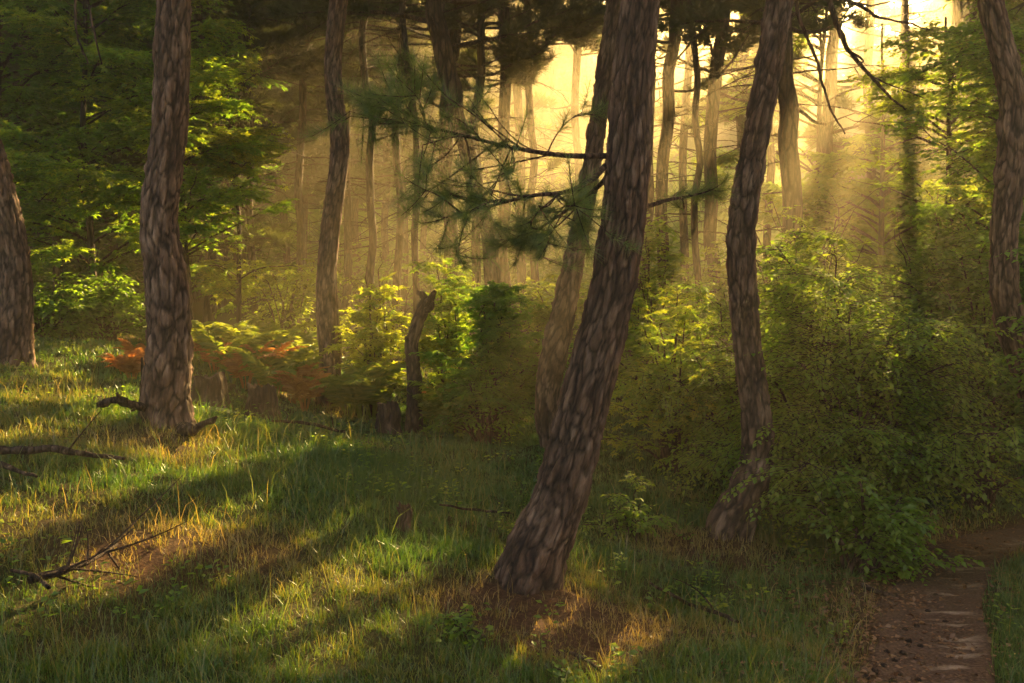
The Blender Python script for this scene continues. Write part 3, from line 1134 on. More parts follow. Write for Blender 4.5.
for pxq_, Yq_, wq_, ln_ in ((372, 15.5, 8, -6), (396, 17, 8, 5), (417, 15, 7, -9), (298, 17.5, 8, 7), (254, 16, 8, -8), (474, 16.5, 9, 6), (646, 14.5, 8, 5), (699, 15.5, 7, -6), (768, 18.5, 8, 5), (535, 19, 8, -5), (345, 20, 8, 8), (222, 20.5, 8, 4)):
    bgp([(pxq_, 320, wq_), (pxq_ + ln_ * .4, 230, wq_), (pxq_ + ln_ * .2, 150, wq_ * .95), (pxq_ + ln_, 60, wq_ * .9), (pxq_ + ln_ * 1.4, -20, wq_ * .85)], Yq_, 6.9, 14, 1.35)
# far fill
r_ = np.random.default_rng(101)
pos_ = []
tries = 0
while len(pos_) < 95 and tries < 9000:
    tries += 1
    Yq = 27 + 45 * r_.random() ** .9
    pxq = r_.uniform(-150, 1180)
    xq = (pxq - 512) / FPX * Yq
    p_t = np.array([[xq, Yq]])
    sh2 = norm(SUN[:2])
    blk = False
    for c_, rr_ in zip(BC, BR):
        q_ = p_t[0] - c_[:2]
        al = q_ @ sh2
        if c_[2] + al * SUN[2] / np.hypot(SUN[0], SUN[1]) < 18 and abs(q_[0] * sh2[1] - q_[1] * sh2[0]) < rr_ * .55:
            blk = True
    if blk:
        continue
    if all((xq - a) ** 2 + (Yq - b) ** 2 > 6.5 for a, b, _ in pos_):
        pos_.append((xq, Yq, pxq))

LM = [(-400, None), (14, 'the edge pine'), (167, 'the thick upright pine'), (329, 'the slim wavy pine'), (552, 'the curved pine'), (744, 'the S shaped pine'), (1010, 'the crooked pine'), (1500, None)]
ORD = ['first', 'second', 'third', 'fourth', 'fifth', 'sixth', 'seventh', 'eighth', 'ninth', 'tenth', 'eleventh', 'twelfth', 'thirteenth', 'fourteenth', 'fifteenth', 'sixteenth', 'seventeenth', 'eighteenth']
order_ = sorted(range(len(BG)), key=lambda k: np.mean([q[0] for q in BG[k][0]]))
lab = {}
cnt = {}
for k in order_:
    xm = np.mean([q[0] for q in BG[k][0]])
    for (a, an), (b, bn) in zip(LM[:-1], LM[1:]):
        if a <= xm < b:
            cnt[a] = cnt.get(a, 0) + 1
            bn2 = bn or 'the photo edge'
            an2 = an or 'the photo edge'
            lab[k] = 'straight background pine, %s of those between %s and %s' % (ORD[cnt[a] - 1], an2, bn2)
for k, (rows, Yb, zlo, H, R) in enumerate(BG):
    pts = px_path(rows, Yb)
    b = pts[0]
    tl = norm(np.array(pts[-1][:3]) - np.array(pts[-2][:3]))
    base = np.array([b[0], b[1], h1(b[0], b[1])])
    allp = [(base[0], base[1], base[2] - .2, b[3] * 1.15)] + ([] if b[2] < base[2] + .3 else []) + [p for p in pts if p[2] > base[2] + .25]
    last = np.array(allp[-1][:3])
    rl = allp[-1][3]
    n_e = 4
    dz = max(.8, (H - last[2]) / n_e)
    for e in range(n_e):
        tl = norm(tl * .5 + np.array([0, 0, .6]) + .06 * r_.normal(size=3))
        last = last + tl * dz
        allp.append((*last, rl * (1 - (e + 1) / (n_e + .5))))
    S = catmull(np.array(allp), 6)
    root = thing('pine_tree', base, lab[k], 'tree', 'background pines')
    nS = len(S)
    wv = (vnoise(np.stack([np.arange(nS) * .35, np.full(nS, k * 7.0)], -1), 5) - .5) * .12
    S[:, 0] += wv * np.clip(S[:, 2], 0, 2) / 2
    mb = MB()
    v, q = tubes(S[None, :, :3], S[None, :, 3], 14)
    # lumpy bark outline
    mb.add(v, q, 0)
    mb.build('trunk', M_BARKF, root, base, smooth=True)
    near = Yb < 20
    pine_crown(root, base, S, zlo - (2.1 if rows[0][0] < 480 else .8), allp[-1][2], R * 1.35, 84 if R > 1.4 else 50, 4800 if R > 1.4 else 2000, .20 if near else .27, 500 + k, 'M' if near else 'F', M_PINEFAR, dead=22, ztrunk=1.8)

protos = []
for k, (xq, Yq, pxq) in enumerate(pos_):
    bz = h1(xq, Yq)
    lbl = 'thin distant pine deep in the hazy wood'
    if k < 5 or Yq < 50:
        H = [17, 19, 16, 18, 20][k % 5]
        t = np.linspace(0, 1, 16)
        S = np.stack([xq + (fbm(np.stack([t * 2.5, t * 0 + k], -1), 2, 9) - .5) * 1.2 * t, Yq + (fbm(np.stack([t * 2.5, t * 0 + k + 30], -1), 2, 9) - .5) * 1.2 * t, bz - .2 + H * t, (.15 + .02 * (k % 3)) * (1 - .85 * t)], -1)
        base = np.array([xq, Yq, bz])
        root = thing('pine_tree', base, lbl, 'tree', 'distant pines')
        mb = MB()
        v, q = tubes(S[None, :, :3], S[None, :, 3], 10)
        mb.add(v, q, 0)
        mb.build('trunk', M_BARKF, root, base, smooth=True)
        pine_crown(root, base, S, [4.0, 5.5, 3.4, 4.6, 5.0][k % 5], H, 3.3, 84, 5600, .36, 800 + k, 'F', M_PINEFAR, dead=20, ztrunk=2)
        if k < 5:
            protos.append(root)
    else:
        src = protos[k % 5]
        o = src.copy()
        COL.objects.link(o)
        o.location = (xq, Yq, bz)
        o.rotation_euler = (0, 0, r_.uniform(0, 6.28))
        s = r_.uniform(.85, 1.15)
        o.scale = (s, s, s)
        for ch in src.children:
            c = ch.copy()
            COL.objects.link(c)
            c.parent = o

# pines of the same wood around and behind the viewpoint: added unseen to block sky light
k = 0
for yy in (-9, 9, 14, 19, 24):
    for xx in (-24, -17, -11, -6.5, 6.5, 11.5, 18, 25):
        xq, yq = xx + r_.uniform(-1.2, 1.2), yy + r_.uniform(-1.2, 1.2)
        if yq > -1 and abs(xq) < yq * .56 + 2.6:
            continue
        if math.hypot(xq, yq) < 3 or abs(path_dist(np.array([xq]), np.array([yq]))[0]) < 1.0:
            continue
        # leave the sun side open where the light comes through
        k += 1
        src = protos[k % 5]
        o = src.copy()
        COL.objects.link(o)
        o.location = (xq, yq, h1(xq, yq))
        o.rotation_euler = (0, 0, r_.uniform(0, 6.28))
        o['label'] = 'straight pine of the surrounding wood, added outside the picture to block sky light'
        o['group'] = 'surrounding pines'
        for ch in src.children:
            c = ch.copy()
            COL.objects.link(c)
            c.parent = o

# ------------------------------------------------------------------ BROADLEAF TREES (left and right)
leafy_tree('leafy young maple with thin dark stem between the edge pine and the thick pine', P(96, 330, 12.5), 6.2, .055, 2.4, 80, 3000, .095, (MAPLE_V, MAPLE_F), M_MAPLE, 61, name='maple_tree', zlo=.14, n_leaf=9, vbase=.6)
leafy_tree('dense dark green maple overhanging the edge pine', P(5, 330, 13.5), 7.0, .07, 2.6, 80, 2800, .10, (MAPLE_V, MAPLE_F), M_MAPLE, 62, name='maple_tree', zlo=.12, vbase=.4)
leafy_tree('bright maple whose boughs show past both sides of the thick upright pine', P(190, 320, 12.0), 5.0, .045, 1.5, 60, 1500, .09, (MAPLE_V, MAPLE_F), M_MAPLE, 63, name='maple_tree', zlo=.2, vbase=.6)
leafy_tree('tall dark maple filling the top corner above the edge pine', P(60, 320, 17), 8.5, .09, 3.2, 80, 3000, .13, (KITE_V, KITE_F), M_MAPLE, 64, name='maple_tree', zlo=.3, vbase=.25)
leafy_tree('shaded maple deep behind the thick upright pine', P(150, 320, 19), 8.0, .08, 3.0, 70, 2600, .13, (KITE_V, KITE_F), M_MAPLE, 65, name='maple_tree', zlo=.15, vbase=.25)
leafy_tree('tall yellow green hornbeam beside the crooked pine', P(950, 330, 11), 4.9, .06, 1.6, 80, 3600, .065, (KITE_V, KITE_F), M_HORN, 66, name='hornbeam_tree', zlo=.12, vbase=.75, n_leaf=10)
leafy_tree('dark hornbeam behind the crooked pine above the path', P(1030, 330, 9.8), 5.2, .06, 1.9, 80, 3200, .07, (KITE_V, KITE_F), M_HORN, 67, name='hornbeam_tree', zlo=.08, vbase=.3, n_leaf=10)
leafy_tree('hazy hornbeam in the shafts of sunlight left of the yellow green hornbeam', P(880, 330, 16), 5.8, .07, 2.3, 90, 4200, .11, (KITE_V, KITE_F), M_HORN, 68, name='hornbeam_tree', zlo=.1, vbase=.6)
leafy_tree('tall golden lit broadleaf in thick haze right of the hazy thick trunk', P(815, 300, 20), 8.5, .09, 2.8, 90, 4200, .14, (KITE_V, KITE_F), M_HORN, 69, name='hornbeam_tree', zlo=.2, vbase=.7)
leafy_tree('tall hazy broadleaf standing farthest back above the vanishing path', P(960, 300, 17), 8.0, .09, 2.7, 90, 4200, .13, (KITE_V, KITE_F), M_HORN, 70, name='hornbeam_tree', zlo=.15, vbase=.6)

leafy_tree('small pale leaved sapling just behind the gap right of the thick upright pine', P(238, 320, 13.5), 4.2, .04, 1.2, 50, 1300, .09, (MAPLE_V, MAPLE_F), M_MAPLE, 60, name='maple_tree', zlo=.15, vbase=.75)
# ------------------------------------------------------------------ SHRUBS
K_ = (LEAF_V, LEAF_F)
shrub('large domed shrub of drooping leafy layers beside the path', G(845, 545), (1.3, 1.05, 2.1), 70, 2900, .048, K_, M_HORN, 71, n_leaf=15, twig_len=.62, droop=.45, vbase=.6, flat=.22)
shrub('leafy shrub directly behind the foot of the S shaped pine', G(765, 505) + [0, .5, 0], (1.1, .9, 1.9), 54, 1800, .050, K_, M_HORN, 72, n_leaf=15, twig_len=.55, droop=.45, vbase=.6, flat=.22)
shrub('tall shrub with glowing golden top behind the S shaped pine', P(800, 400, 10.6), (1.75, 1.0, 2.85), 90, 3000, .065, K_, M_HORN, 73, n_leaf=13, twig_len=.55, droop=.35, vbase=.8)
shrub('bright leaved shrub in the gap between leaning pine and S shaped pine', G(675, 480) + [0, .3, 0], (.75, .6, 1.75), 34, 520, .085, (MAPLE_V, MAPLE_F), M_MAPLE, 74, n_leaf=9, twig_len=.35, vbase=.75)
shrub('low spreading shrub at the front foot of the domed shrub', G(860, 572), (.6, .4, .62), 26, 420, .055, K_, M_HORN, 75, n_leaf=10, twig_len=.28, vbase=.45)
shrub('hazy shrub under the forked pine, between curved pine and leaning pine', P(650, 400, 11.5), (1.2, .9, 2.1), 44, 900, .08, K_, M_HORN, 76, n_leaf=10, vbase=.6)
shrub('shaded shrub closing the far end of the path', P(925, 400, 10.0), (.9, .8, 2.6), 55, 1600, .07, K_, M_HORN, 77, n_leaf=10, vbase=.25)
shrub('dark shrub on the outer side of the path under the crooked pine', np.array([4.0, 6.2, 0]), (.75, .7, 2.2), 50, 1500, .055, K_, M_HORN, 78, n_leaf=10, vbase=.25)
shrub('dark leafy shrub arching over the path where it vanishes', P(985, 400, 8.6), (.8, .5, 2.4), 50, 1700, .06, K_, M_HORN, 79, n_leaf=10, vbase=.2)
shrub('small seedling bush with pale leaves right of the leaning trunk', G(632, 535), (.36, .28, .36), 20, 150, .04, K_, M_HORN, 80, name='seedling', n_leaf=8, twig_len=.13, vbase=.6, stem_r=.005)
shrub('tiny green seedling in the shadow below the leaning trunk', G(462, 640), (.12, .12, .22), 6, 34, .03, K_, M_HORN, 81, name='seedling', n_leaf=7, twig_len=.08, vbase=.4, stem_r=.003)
shrub('sunlit maple bush between the slim pine and the broken snag', P(378, 400, 10.0), (.5, .45, 1.5), 30, 420, .09, (MAPLE_V, MAPLE_F), M_MAPLE, 82, name='maple_bush', n_leaf=8, twig_len=.3, vbase=.9)  # high vbase paints part of the sunlit look into the leaves
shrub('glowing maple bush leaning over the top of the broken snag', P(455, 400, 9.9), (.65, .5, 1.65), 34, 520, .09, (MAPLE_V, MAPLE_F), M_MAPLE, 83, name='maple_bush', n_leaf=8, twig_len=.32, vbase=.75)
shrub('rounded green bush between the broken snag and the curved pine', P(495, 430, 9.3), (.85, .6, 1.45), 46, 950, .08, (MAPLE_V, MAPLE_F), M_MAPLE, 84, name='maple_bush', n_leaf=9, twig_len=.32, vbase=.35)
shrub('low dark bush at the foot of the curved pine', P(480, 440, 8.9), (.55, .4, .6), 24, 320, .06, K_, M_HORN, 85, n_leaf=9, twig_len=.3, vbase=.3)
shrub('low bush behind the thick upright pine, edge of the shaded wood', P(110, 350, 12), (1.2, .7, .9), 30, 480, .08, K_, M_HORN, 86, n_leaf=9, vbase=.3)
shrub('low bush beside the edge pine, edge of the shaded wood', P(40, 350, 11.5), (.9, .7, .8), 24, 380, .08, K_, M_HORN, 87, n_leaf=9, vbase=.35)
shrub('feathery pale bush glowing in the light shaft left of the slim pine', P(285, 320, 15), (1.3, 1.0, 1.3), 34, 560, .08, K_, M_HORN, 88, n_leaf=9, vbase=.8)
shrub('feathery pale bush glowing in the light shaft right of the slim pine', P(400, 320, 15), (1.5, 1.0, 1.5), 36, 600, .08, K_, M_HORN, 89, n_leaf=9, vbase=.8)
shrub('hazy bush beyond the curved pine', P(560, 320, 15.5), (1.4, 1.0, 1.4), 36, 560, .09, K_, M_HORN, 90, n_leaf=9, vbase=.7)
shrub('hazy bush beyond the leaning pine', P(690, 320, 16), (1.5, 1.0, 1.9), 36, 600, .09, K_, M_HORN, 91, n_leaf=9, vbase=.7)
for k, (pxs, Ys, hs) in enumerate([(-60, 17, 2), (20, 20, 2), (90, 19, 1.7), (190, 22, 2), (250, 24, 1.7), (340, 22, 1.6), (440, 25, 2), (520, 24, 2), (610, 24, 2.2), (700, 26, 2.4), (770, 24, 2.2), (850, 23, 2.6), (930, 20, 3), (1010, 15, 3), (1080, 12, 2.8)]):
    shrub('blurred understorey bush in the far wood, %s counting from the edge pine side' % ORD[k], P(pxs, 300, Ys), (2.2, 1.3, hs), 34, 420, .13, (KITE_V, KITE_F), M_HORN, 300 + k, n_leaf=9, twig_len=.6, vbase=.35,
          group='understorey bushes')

# far understorey that closes the wood: nobody could count it
r = np.random.default_rng(555)
n = 110000
Yf = r.uniform(32, 60, n)
xf = r.uniform(-1, 1, n) * (Yf * .85)
hf = (1.4 + 5.5 * vnoise(np.stack([xf * .22, Yf * .22], -1), 6)) * r.random(n) ** .8
zf = height(xf, Yf, False) + hf
mb = MB()
V, Fc, va = expand(KITE_V, KITE_F, np.stack([xf, Yf, zf], -1), norm(r.normal(size=(n, 3))), norm(r.normal(size=(n, 3)) + [0, 0, 1]), r.uniform(.25, .5, n), r.uniform(.1, .8, n))
mb.add(V, Fc, 0, va)
tag(mb.build('undergrowth', M_HORN), 'blurred green understorey closing off the far wood', 'undergrowth', kind='stuff')


# the far-off wood behind everything: one mass of foliage
r = np.random.default_rng(556)
n = 230000
Yf = r.uniform(58, 84, n)
xf = r.uniform(-1, 1, n) * (Yf * .8)
top = 15 + 6 * vnoise(np.stack([xf * .12, Yf * .12], -1), 16)
hf = top * r.random(n)
pw = np.stack([xf, Yf, height(xf, Yf, False) + hf], -1)
pw = pw[sunkeep(pw)]
n = len(pw)
mb = MB()
V, Fc, va = expand(KITE_V, KITE_F, pw, norm(r.normal(size=(n, 3))), norm(r.normal(size=(n, 3)) + [0, 0, 1]), r.uniform(.35, .8, n), r.uniform(.1, .7, n))
mb.add(V, Fc, 0, va)
tag(mb.build('distant_woods', M_PINEFAR), 'far-off wood fading into the haze', 'woods', kind='stuff')


# ------------------------------------------------------------------ FERNS
def fern(base, h, n, mat, label, seed, group):
    r = np.random.default_rng(seed)
    base = np.array([base[0], base[1], h1(base[0], base[1])])
    root = thing('fern', base, label, 'fern', group)
    az = r.uniform(0, 6.283, n)
    L = h * r.uniform(.75, 1.2, n)
    dh = np.stack([np.cos(az), np.sin(az), 0 * az], -1)
    st = base + dh * .03
    en = st + dh * (L * r.uniform(.45, .85, n))[:, None] + np.array([0, 0, 1]) * (L * r.uniform(.55, .9, n))[:, None]
    md = st + dh * (L * .15)[:, None] + np.array([0, 0, 1]) * (L * .8)[:, None]
    fr = bez(st, md, en, 10)
    for k in range(n):
        mb = MB()
        v, q = tubes(fr[k:k + 1], np.linspace(.006, .002, 10)[None], 4)
        mb.add(v, q, 0, np.full(len(v), .5))
        m = 56
        t = np.repeat(np.linspace(.22, .99, m // 2), 2)
        pp, td_ = sample_paths(fr, np.full(m, k), t)
        sd = np.tile([1, -1], m // 2)[:, None]
        lat = norm(np.cross(td_, np.array([0, 0, 1.0]))) * sd
        d = norm(lat + td_ * .45 - np.array([0, 0, .15]) + r.normal(size=pp.shape) * .1)
        ln = norm(np.cross(lat, td_) * sd + r.normal(size=pp.shape) * .2)
        sz = L[k] * .27 * np.sin(np.clip((1.06 - t) * 1.9, 0, 1.57)) + .02
        tv = KITE_V * np.array([.3, 1, 1.5])
        V, Fc, va = expand(tv, KITE_F, pp, d, ln, sz, r.uniform(.1, 1, m))
        mb.add(V, Fc, 0, va)
        mb.build('frond', mat, root, base)
    return root


ferns = [(205, 365, 0), (222, 352, 0), (238, 372, 1), (250, 358, 0), (268, 350, 0), (232, 390, 0), (262, 380, 1), (282, 372, 0), (292, 392, 1), (300, 362, 0), (215, 380, 1), (246, 392, 1), (305, 400, 1), (275, 398, 0),
         (124, 362, 1), (140, 358, 1), (132, 372, 1), (198, 378, 0), (312, 380, 0), (348, 398, 0), (362, 402, 0), (440, 405, 0), (452, 395, 1), (460, 412, 0), (434, 390, 0), (372, 392, 0), (258, 342, 0), (290, 345, 0)]
for k, (a, b, dry) in enumerate(ferns):
    g_ = G(a, max(b + 12, 372))
    yq = min(11.8, 9.6 + (400 - b) * .04)
    p_ = P(a, b, yq) if a > 150 else G(a, b + 10)
    fern(p_, .28 if a < 150 else .62 if not dry else .5, 13, M_FERNB if dry else M_FERN,
         'withered orange bracken fern in the sunlit patch behind the stumps' if dry else 'yellow green bracken fern in the sunlit patch behind the stumps', 700 + k,
         'dry bracken ferns' if dry else 'green bracken ferns')


# ------------------------------------------------------------------ STUMPS, SNAGS, DEAD WOOD
def stump(label, px, py, wpx, hpx, seed, name='tree_stump', jag=.10):
    b = G(px, py)
    dep = (b - EYE) @ F_
    r0 = wpx / 2 * dep / FPX
    hh = hpx * dep / FPX
    pts = [(b[0], b[1], b[2] - .08, r0 * 1.1), (b[0], b[1], b[2] + hh * .3, r0 * .95), (b[0] + .01, b[1], b[2] + hh * .7, r0 * .88), (b[0], b[1], b[2] + hh, r0 * .85)]
    o, S = trunk_mesh(np.array(pts), 60, .012, seed, amp=.012, mat=M_STUMP, flare=.25, plates=(20, 6), name=name, base=b, jag=jag)
    tag(o, label, 'stump')
    return o


stump('wide cut stump with ragged top just right of the thick upright pine', 209, 406, 33, 28, 81, jag=.12)
stump('dark stump with a broken spur, nearest the orange bracken', 262, 416, 28, 29, 82, jag=.2)
stump('small dark stump touching the foot of the tall broken snag', 388, 433, 23, 28, 83, jag=.12)
stump('little pointed broken stub alone in the grass', 404, 534, 15, 23, 84, jag=.09)


def snag(label, rows, Y, seed, extra, cat='dead wood', name='broken_snag', mat=M_STUMP, sides=44, amp=.012):
    pts = px_path(rows, Y)
    b = np.array(pts[0][:3])
    base = np.array([b[0], b[1], h1(b[0], b[1])])
    pts = [(*(b - [0, 0, max(.1, b[2] - base[2] + .1)]), pts[0][3] * 1.1)] + pts
    root = thing(name, base, label, cat)
    trunk_mesh(np.array(pts), sides, .014, seed, amp=amp, mat=mat, flare=.25, parent=root, base=base, jag=.08, plates=(20, 6))
    for rr in extra:
        q = np.array([P(a, b_, c) for a, b_, c, _ in rr])
        rd = np.array([w_ / 2 * c / FPX for a, b_, c, w_ in rr])
        pa = catmull(np.concatenate([q, rd[:, None]], 1), 6)
        mb = MB()
        wv = (fbm(pa[:, :3] * 25, 2, seed) - .5) * .02
        pa[:, 2] += wv
        v, qd = tubes(pa[None, :, :3], pa[None, :, 3], 8)
        mb.add(v, qd, 0)
        mb.build('spur', M_DEAD, root, base)
    return root


snag('tall broken snag with a forked splintered head, between slim pine and curved pine',
     [(414, 432, 17), (414, 405, 14.5), (414, 375, 14), (412, 345, 13), (417, 325, 12.5), (423, 308, 12), (427, 297, 10)], 9.4, 90,
     [[(423, 308, 9.4, 9), (430, 300, 9.35, 8), (435, 291, 9.3, 4)], [(426, 302, 9.4, 8), (422, 295, 9.4, 7), (417, 292, 9.4, 3)], [(424, 312, 9.4, 6), (431, 308, 9.3, 6), (433, 302, 9.3, 3)], [(414, 345, 9.4, 7), (407, 340, 9.35, 5), (406, 336, 9.35, 2)]])
# dead branch poking out at the foot of the thick pine
def dead_branch(label, rowsets, name='dead_branch', base=None, cat='branch', mat=None):
    q0 = P(*rowsets[0][0][:3])
    base = q0
    root = thing(name, base, label, cat)
    for k, rr in enumerate(rowsets):
        q = np.array([P(a, b_, c) for a, b_, c, _ in rr])
        rd = np.array([w_ / 2 * c / FPX for a, b_, c, w_ in rr])
        pa = catmull(np.concatenate([q, rd[:, None]], 1), 8)
        pa[:, :3] += (np.stack([fbm(pa[:, :3] * 9 + s, 3, 4) for s in (0, 50, 90)], -1) - .5) * .035
        mb = MB()
        v, qd = tubes(pa[None, :, :3], pa[None, :, 3] * (1 + .35 * (vnoise(pa[:, :3] * 30, 3)[None] - .5)), 8)
        mb.add(v, qd, 0)
        mb.build('limb' if k == 0 else 'twig', mat or M_DEAD, root, base, smooth=True)
    return root


dead_branch('mossy dead branch jutting from behind the foot of the thick upright pine', [
    [(150, 411, 6.7, 8), (136, 406, 6.6, 9), (124, 401, 6.55, 9), (113, 401, 6.5, 7), (105, 404, 6.5, 8), (97, 405, 6.5, 5)],
    [(122, 401, 6.55, 5), (118, 396, 6.5, 3.5), (117, 393, 6.5, 2)], [(125, 402, 6.55, 4), (127, 398, 6.5, 2)], [(136, 408, 6.6, 4), (131, 411, 6.5, 2)]])
dead_branch('dark root stub with upturned horn on the other side of the thick pine foot', [
    [(182, 430, 6.6, 16), (192, 429, 6.5, 15), (199, 426, 6.5, 8), (206, 423, 6.5, 5), (214, 419, 6.5, 4), (217, 417, 6.5, 3)], [(205, 423, 6.5, 3), (213, 423, 6.5, 3), (216, 419, 6.5, 2)]])
dead_branch('thin upright dead stick behind the thick upright pine', [[(142, 412, 7.2, 5), (142, 390, 7.2, 4), (143, 372, 7.2, 3.5), (143, 357, 7.2, 2.5)]])
def lie(px, py, w_, dz=.0):
    g_ = G(px, py)
    return g_ + np.array([0, 0, dz]), w_ / 2 * ((g_ - EYE) @ F_) / FPX


def ground_stick(label, pxs, cat='branch', name='fallen_branch', twigs=0, seed=0, up=.04, mat=None):
    r = np.random.default_rng(seed)
    q = [lie(a, b_, w_, up) for a, b_, w_ in pxs]
    A = np.concatenate([np.array([x for x, _ in q]), np.array([[y] for _, y in q])], 1)
    base = A[0, :3].copy()
    root = thing(name, base, label, cat)
    pa = catmull(A, 10)
    hz = height(pa[:, 0], pa[:, 1])
    pa[:, 2] = np.maximum(pa[:, 2], hz + .01)
    pa[:, :3] += (np.stack([fbm(pa[:, :3] * 7 + s, 3, 4) for s in (0, 50, 90)], -1) - .5) * .03
    mb = MB()
    v, qd = tubes(pa[None, :, :3], pa[None, :, 3] * (1 + .4 * (vnoise(pa[:, :3] * 25, 3)[None] - .5)), 9)
    mb.add(v, qd, 0)
    mb.build('limb', mat or M_DEAD, root, base, smooth=True)
    for k in range(twigs):
        p0, tg = sample_paths(pa[None, :, :3], np.array([0]), np.array([r.uniform(.15, .95)]))
        L = r.uniform(.15, .45)
        e = p0 + (tg * .6 + r.normal(size=(1, 3)) * .45 + np.array([0, 0, .35])) * L
        tw = bez(p0, (p0 + e) / 2 + r.normal(size=(1, 3)) * .03, e, 7)
        mb = MB()
        v, qd = tubes(tw, np.linspace(.006, .002, 7)[None], 5)
        mb.add(v, qd, 0)
        mb.build('twig', M_DEAD, root, base, smooth=True)


ground_stick('long weathered branch lying in the grass before the thick upright pine', [(-20, 470, 8), (20, 474, 8), (60, 480, 7), (95, 485, 5), (125, 490, 3)], up=.13, twigs=2, seed=1)
ground_stick('short weathered stick below the long lying branch', [(-15, 484, 6), (15, 492, 5), (38, 502, 3)], up=.10, seed=2)
ground_stick('dark twiggy fallen bough with broken pale end in the near grass', [(28, 605, 8), (45, 600, 9), (70, 593, 7), (95, 582, 5), (118, 568, 3)], up=.10, twigs=12, seed=3)
ground_stick('orange tinted snapped stick pointing out of the grass', [(10, 597, 3), (32, 603, 4), (50, 616, 4.5)], up=.12, seed=4)
ground_stick('bare stick on the litter below the leaning pine', [(565, 650, 3), (585, 662, 4), (600, 676, 4)], up=.03, seed=5)
ground_stick('thin dark stick sloping down the bank right of the leaning pine', [(650, 585, 2.5), (690, 603, 4), (722, 622, 4), (738, 632, 2.5)], up=.04, seed=6, twigs=2)
ground_stick('thin stick among grass behind the leaning pine', [(440, 525, 2), (475, 527, 2.5), (510, 525, 2)], up=.1, seed=7)
ground_stick('fallen twig at the edge of the path below the domed shrub', [(862, 588, 5), (880, 592, 5), (900, 592, 4)], up=.02, seed=8)
ground_stick('stick lying left of the small dark stump', [(272, 432, 2.5), (310, 438, 3.5), (345, 444, 3)], up=.1, seed=9, twigs=2)
ground_stick('little stick beside the outer edge of the path', [(994, 592, 3), (1003, 588, 4), (1012, 588, 2.5)], up=.02, seed=10)

# drooping dead boughs near the top
dead_bough_rows = [
    ('long arching dead bough hanging from above the S shaped pine', [[(826, -20, 7.6, 9), (832, 10, 7.6, 8), (843, 40, 7.6, 7), (860, 65, 7.7, 5), (882, 88, 7.8, 4), (905, 110, 7.9, 2)], [(850, 50, 7.6, 3), (862, 60, 7.5, 3), (858, 66, 7.4, 2)], [(866, 72, 7.6, 3), (890, 85, 7.5, 2), (925, 98, 7.4, 1.5)]]),
    ('thin dead bough hanging straight down right of the S shaped pine', [[(796, -10, 7.2, 5), (800, 20, 7.2, 5), (813, 50, 7.2, 4.5), (822, 85, 7.2, 3.5), (833, 115, 7.2, 3), (845, 134, 7.2, 2)]]),
    ('crooked grey dead bough reaching right from the hazy trunk', [[(796, 108, 12.8, 5), (806, 115, 12.7, 5), (815, 122, 12.6, 4.5), (826, 124, 12.5, 4)]]),
    ('dangling thin bough over the bright corner, beside the thick upright pine', [[(86, -15, 6.2, 4), (90, 10, 6.2, 3.5), (95, 38, 6.2, 3), (103, 64, 6.2, 2)]]),
    ('dangling thin bough nearest the edge pine, in the maple leaves', [[(76, -15, 6.4, 3.5), (75, 15, 6.4, 3.5), (79, 40, 6.4, 3), (88, 64, 6.4, 2)]]),
    ('dark bough reaching across the bright sky gap', [[(840, -5, 7.4, 6), (866, 10, 7.4, 5), (880, 18, 7.4, 4), (905, 22, 7.4, 3), (930, 30, 7.4, 2)]]),
]
for lb, rs in dead_bough_rows:
    dead_branch(lb, [[(a, b, c, w_ * .72) for a, b, c, w_ in rr] for rr in rs], name='hanging_bough', mat=M_TWIG)


# ------------------------------------------------------------------ GRASS AND LITTER (stuff)
def blades(n, ylo, yhi, hmin, hmax, wid, seed, dens_fn, vfn, name, label, mat, flatness=0.0, ypow=1.0):
    r = np.random.default_rng(seed)
    N = int(n * 2.4)
    y = ylo + (yhi - ylo) * r.random(N) ** ypow
    x = r.uniform(-1, 1, N) * (y * .62 + .9)
    # gather in tufts
    k = r.random(N) < .6
    gxx = np.round(x / .14) * .14 + (_h(np.round(x / .14).astype(int), np.round(y / .14).astype(int), np.zeros(N, int), 3) - .5) * .12
    gyy = np.round(y / .14) * .14 + (_h(np.round(x / .14).astype(int), np.round(y / .14).astype(int), np.zeros(N, int), 4) - .5) * .12
    x = np.where(k, gxx + r.normal(size=N) * .028, x)
    y = np.where(k, gyy + r.normal(size=N) * .028, y)
    keep = r.random(N) < dens_fn(x, y)
    x, y = x[keep][:n], y[keep][:n]
    N = len(x)
    z = height(x, y) - .01
    tall = .55 + .9 * fbm(np.stack([x, y], -1) * 1.6, 3, 33)
    h = r.uniform(hmin, hmax, N) * tall * (1 - .35 * (r.random(N) < .5))
    az = r.uniform(0, 6.283, N) + 0
    bend = r.uniform(.15, 1.0, N) * (1 + flatness)
    up = np.clip(1 - .35 * bend - flatness * .9, .03, 1)
    dx, dy = np.cos(az), np.sin(az)
    wv = wid * r.uniform(.7, 1.3, N) * np.clip(y / 5, .8, 2.2)
    fa = r.uniform(0, 6.283, N)
    sx, sy = np.cos(fa) * wv / 2, np.sin(fa) * wv / 2
    b = np.stack([x, y, z], -1)
    s = np.stack([sx, sy, 0 * sx], -1)
    m = b + np.stack([dx * h * bend * .22, dy * h * bend * .22, h * .55 * up], -1)
    t = b + np.stack([dx * h * bend * .75, dy * h * bend * .75, h * up * (1 - .15 * bend)], -1)
    V = np.stack([b - s, b + s, m - s * .8, m + s * .8, t], 1)
    Fc = np.array([(0, 1, 3), (0, 3, 2), (2, 3, 4)])[None] + (np.arange(N) * 5)[:, None, None]
    mb = MB()
    mb.add(V, Fc.reshape(-1, 3), 0, np.repeat(vfn(x, y, r), 5))
    o = mb.build(name, mat)
    tag(o, label, name.replace('_', ' '), kind='stuff')
    return o


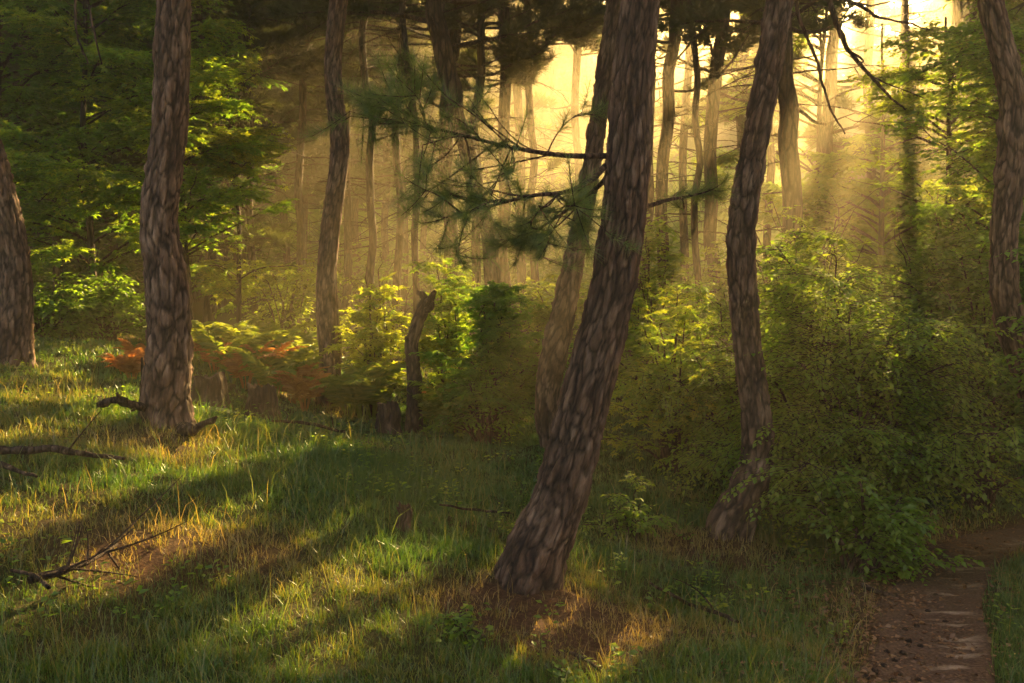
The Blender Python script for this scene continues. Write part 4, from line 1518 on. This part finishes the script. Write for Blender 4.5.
STUMPG = {(a, b): G(a, b) for a, b in ((209, 408), (262, 418), (388, 434), (404, 540))}


def gd(x, y):
    g_ = greenness(x, y)
    pd = path_dist(x, y)
    d = .30 + .75 * g_
    d = d * (1 - .8 * np.exp(-((x - .12) ** 2 + (y - 4.75) ** 2) / .3 ** 2))
    pcx = np.interp(y, PATH[:7, 1], PATH[:7, 0])
    d = d * np.where((x > pcx) & (y < 6.4), np.clip((pd - .2) / .1, 0, 1), np.clip((pd - .28) / .25, 0, 1))
    for a, b, rr in ((209, 408, .32), (262, 418, .3), (388, 434, .25), (404, 540, .12)):
        g3 = STUMPG[(a, b)]
        d = d * (1 - .9 * np.exp(-((x - g3[0]) ** 2 + (y - g3[1] + .12) ** 2) / rr ** 2))
    d = np.where(y > 12, d * .5, d)
    # shade of the shrubs
    return np.clip(d, 0, 1)


def gv(x, y, r):
    g_ = greenness(x, y)
    n_ = fbm(np.stack([x, y], -1) * 2.2, 3, 90)
    v = (1 - g_) * .75 + (n_ - .5) * .7 + r.normal(size=len(x)) * .14 + .1
    return np.clip(v, 0, 1)


blades(230000, 2.2, 7.5, .04, .115, .004, 1, gd, gv, 'grass', 'fine green and straw coloured grass covering the woodland bank', M_GRASS)
blades(130000, 6.5, 15, .04, .12, .006, 2, gd, gv, 'far_grass', 'soft sunlit grass running back under the pines', M_GRASS)
blades(7000, 2.4, 8, .16, .34, .0035, 4, lambda x, y: gd(x, y) * .8, lambda x, y, r: np.clip(gv(x, y, r) + .25, 0, 1), 'tall_grass', 'long arching seed stalks rising out of the grass', M_GRASS)
blades(130000, 2.2, 9, .06, .13, .0035, 3, lambda x, y: np.clip(1.15 - greenness(x, y), 0.08, 1) * np.clip((path_dist(x, y) - .05) / .3, .12, 1), lambda x, y, r: r.random(len(x)), 'needle_litter',
       'rust brown fallen pine needles covering the bare ground', M_DRY, flatness=.9)
# low broad leaved weeds among the grass
r = np.random.default_rng(77)
npl = 1500
y = 2.5 + 9 * r.random(npl) ** 1.2
x = r.uniform(-1, 1, npl) * (y * .6 + .8)
kk = (r.random(npl) < gd(x, y)) & (fbm(np.stack([x, y], -1) * 1.3, 2, 55) > .47)
x, y = x[kk], y[kk]
npl = len(x)
m = 12
az = r.uniform(0, 6.283, (npl, m))
el = r.uniform(.1, .9, (npl, m))
rr = r.uniform(.01, .05, (npl, m))
zb = height(x, y)
pp = np.stack([x[:, None] + np.cos(az) * rr, y[:, None] + np.sin(az) * rr, zb[:, None] + r.uniform(.02, .13, (npl, m))], -1).reshape(-1, 3)
dd = norm(np.stack([np.cos(az), np.sin(az), el * .5], -1).reshape(-1, 3))
mb = MB()
V, Fc, va = expand(LEAF_V, LEAF_F, pp, dd, norm(np.array([0, 0, 1.0]) + r.normal(size=pp.shape) * .3), r.uniform(.022, .05, len(pp)), np.repeat(np.clip(.5 + .3 * r.normal(size=npl), 0, 1), m))
mb.add(V, Fc, 0, va)
tag(mb.build('weeds', M_HORN), 'small broad leaved weeds growing among the grass', 'weeds', kind='stuff')
# dead leaves and cones on the path edge
r = np.random.default_rng(12)
n = 9000
y = r.uniform(2.6, 9.5, n)
x = np.interp(y, PATH[:, 1], PATH[:, 0]) + r.normal(size=n) * .40 - .28
z = height(x, y) + .012
mb = MB()
V, Fc, va = expand(LEAF_V, LEAF_F, np.stack([x, y, z], -1), norm(r.normal(size=(n, 3)) * [1, 1, .2]), norm(r.normal(size=(n, 3)) * .35 + [0, 0, 1]), r.uniform(.018, .045, n), r.uniform(0, .8, n))
mb.add(V, Fc, 0, va)
tag(mb.build('leaf_litter', M_DRY), 'small dead leaves scattered along the trodden path', 'leaf litter', kind='stuff')


# pine cones by the path
def cone_mesh(seed):
    r = np.random.default_rng(seed)
    th = np.linspace(0, 2 * math.pi, 11)[:-1]
    L = np.linspace(0, 1, 9)
    rad_ = .019 * np.sin(np.clip(L * 2.6 + .35, 0, math.pi)) ** .8 + .002
    vs_, fs = [], []
    for i, (l_, rr) in enumerate(zip(L, rad_)):
        for j, a in enumerate(th):
            k = 1 + .32 * ((i + j) % 2)
            vs_.append((rr * k * math.cos(a), (l_ - .5) * .055, rr * k * math.sin(a) + .014))
    for i in range(8):
        for j in range(10):
            fs.append((i * 10 + j, i * 10 + (j + 1) % 10, (i + 1) * 10 + (j + 1) % 10, (i + 1) * 10 + j))
    return np.array(vs_), np.array(fs)


cv, cf = cone_mesh(1)
mb = MB()
mb.add(cv, cf, 0)
c0 = mb.build('pine_cone', M_DEAD)
spots = [(908, 642), (894, 655), (884, 662), (918, 672), (899, 668), (887, 648), (921, 640), (905, 625), (928, 606), (917, 621), (946, 616), (875, 668), (893, 674), (936, 590), (909, 636), (903, 647), (866, 674)]
for k, (a, b) in enumerate(spots):
    o = c0 if k == 0 else c0.copy()
    if k: COL.objects.link(o)
    g_ = G(a, b)
    o.location = (g_[0], g_[1], g_[2] + .004)
    o.rotation_euler = (0, 0, k * 1.7)
    o.scale = (.62,) * 3
    tag(o, 'dark fallen pine cone on the brown edge of the path', 'pine cone', 'pine cones by the path')

# ------------------------------------------------------------------ HAZE
mh, n_, l_ = mat_new('haze')
pv = n_.new('ShaderNodeVolumePrincipled')
pv.inputs['Density'].default_value = HAZE_DENSITY
pv.inputs['Color'].default_value = (*HAZE_COLOR, 1)
pv.inputs['Anisotropy'].default_value = HAZE_ANISO
o_ = n_.new('ShaderNodeOutputMaterial')
l_.new(pv.outputs[0], o_.inputs['Volume'])
zmin = float(Z.min()) - 1.0
zmax = 29.0
mb = MB()
bx0, bx1, by0, by1 = -112, 112, -47, 127
vv = [(x, y, z) for z in (zmin, zmax) for y in (by0, by1) for x in (bx0, bx1)]
mb.add(vv, [(0, 2, 3, 1), (4, 5, 7, 6), (0, 1, 5, 4), (2, 6, 7, 3), (0, 4, 6, 2), (1, 3, 7, 5)], 0)
tag(mb.build('haze', mh), 'pale golden morning haze hanging between the trees', 'haze', kind='stuff')
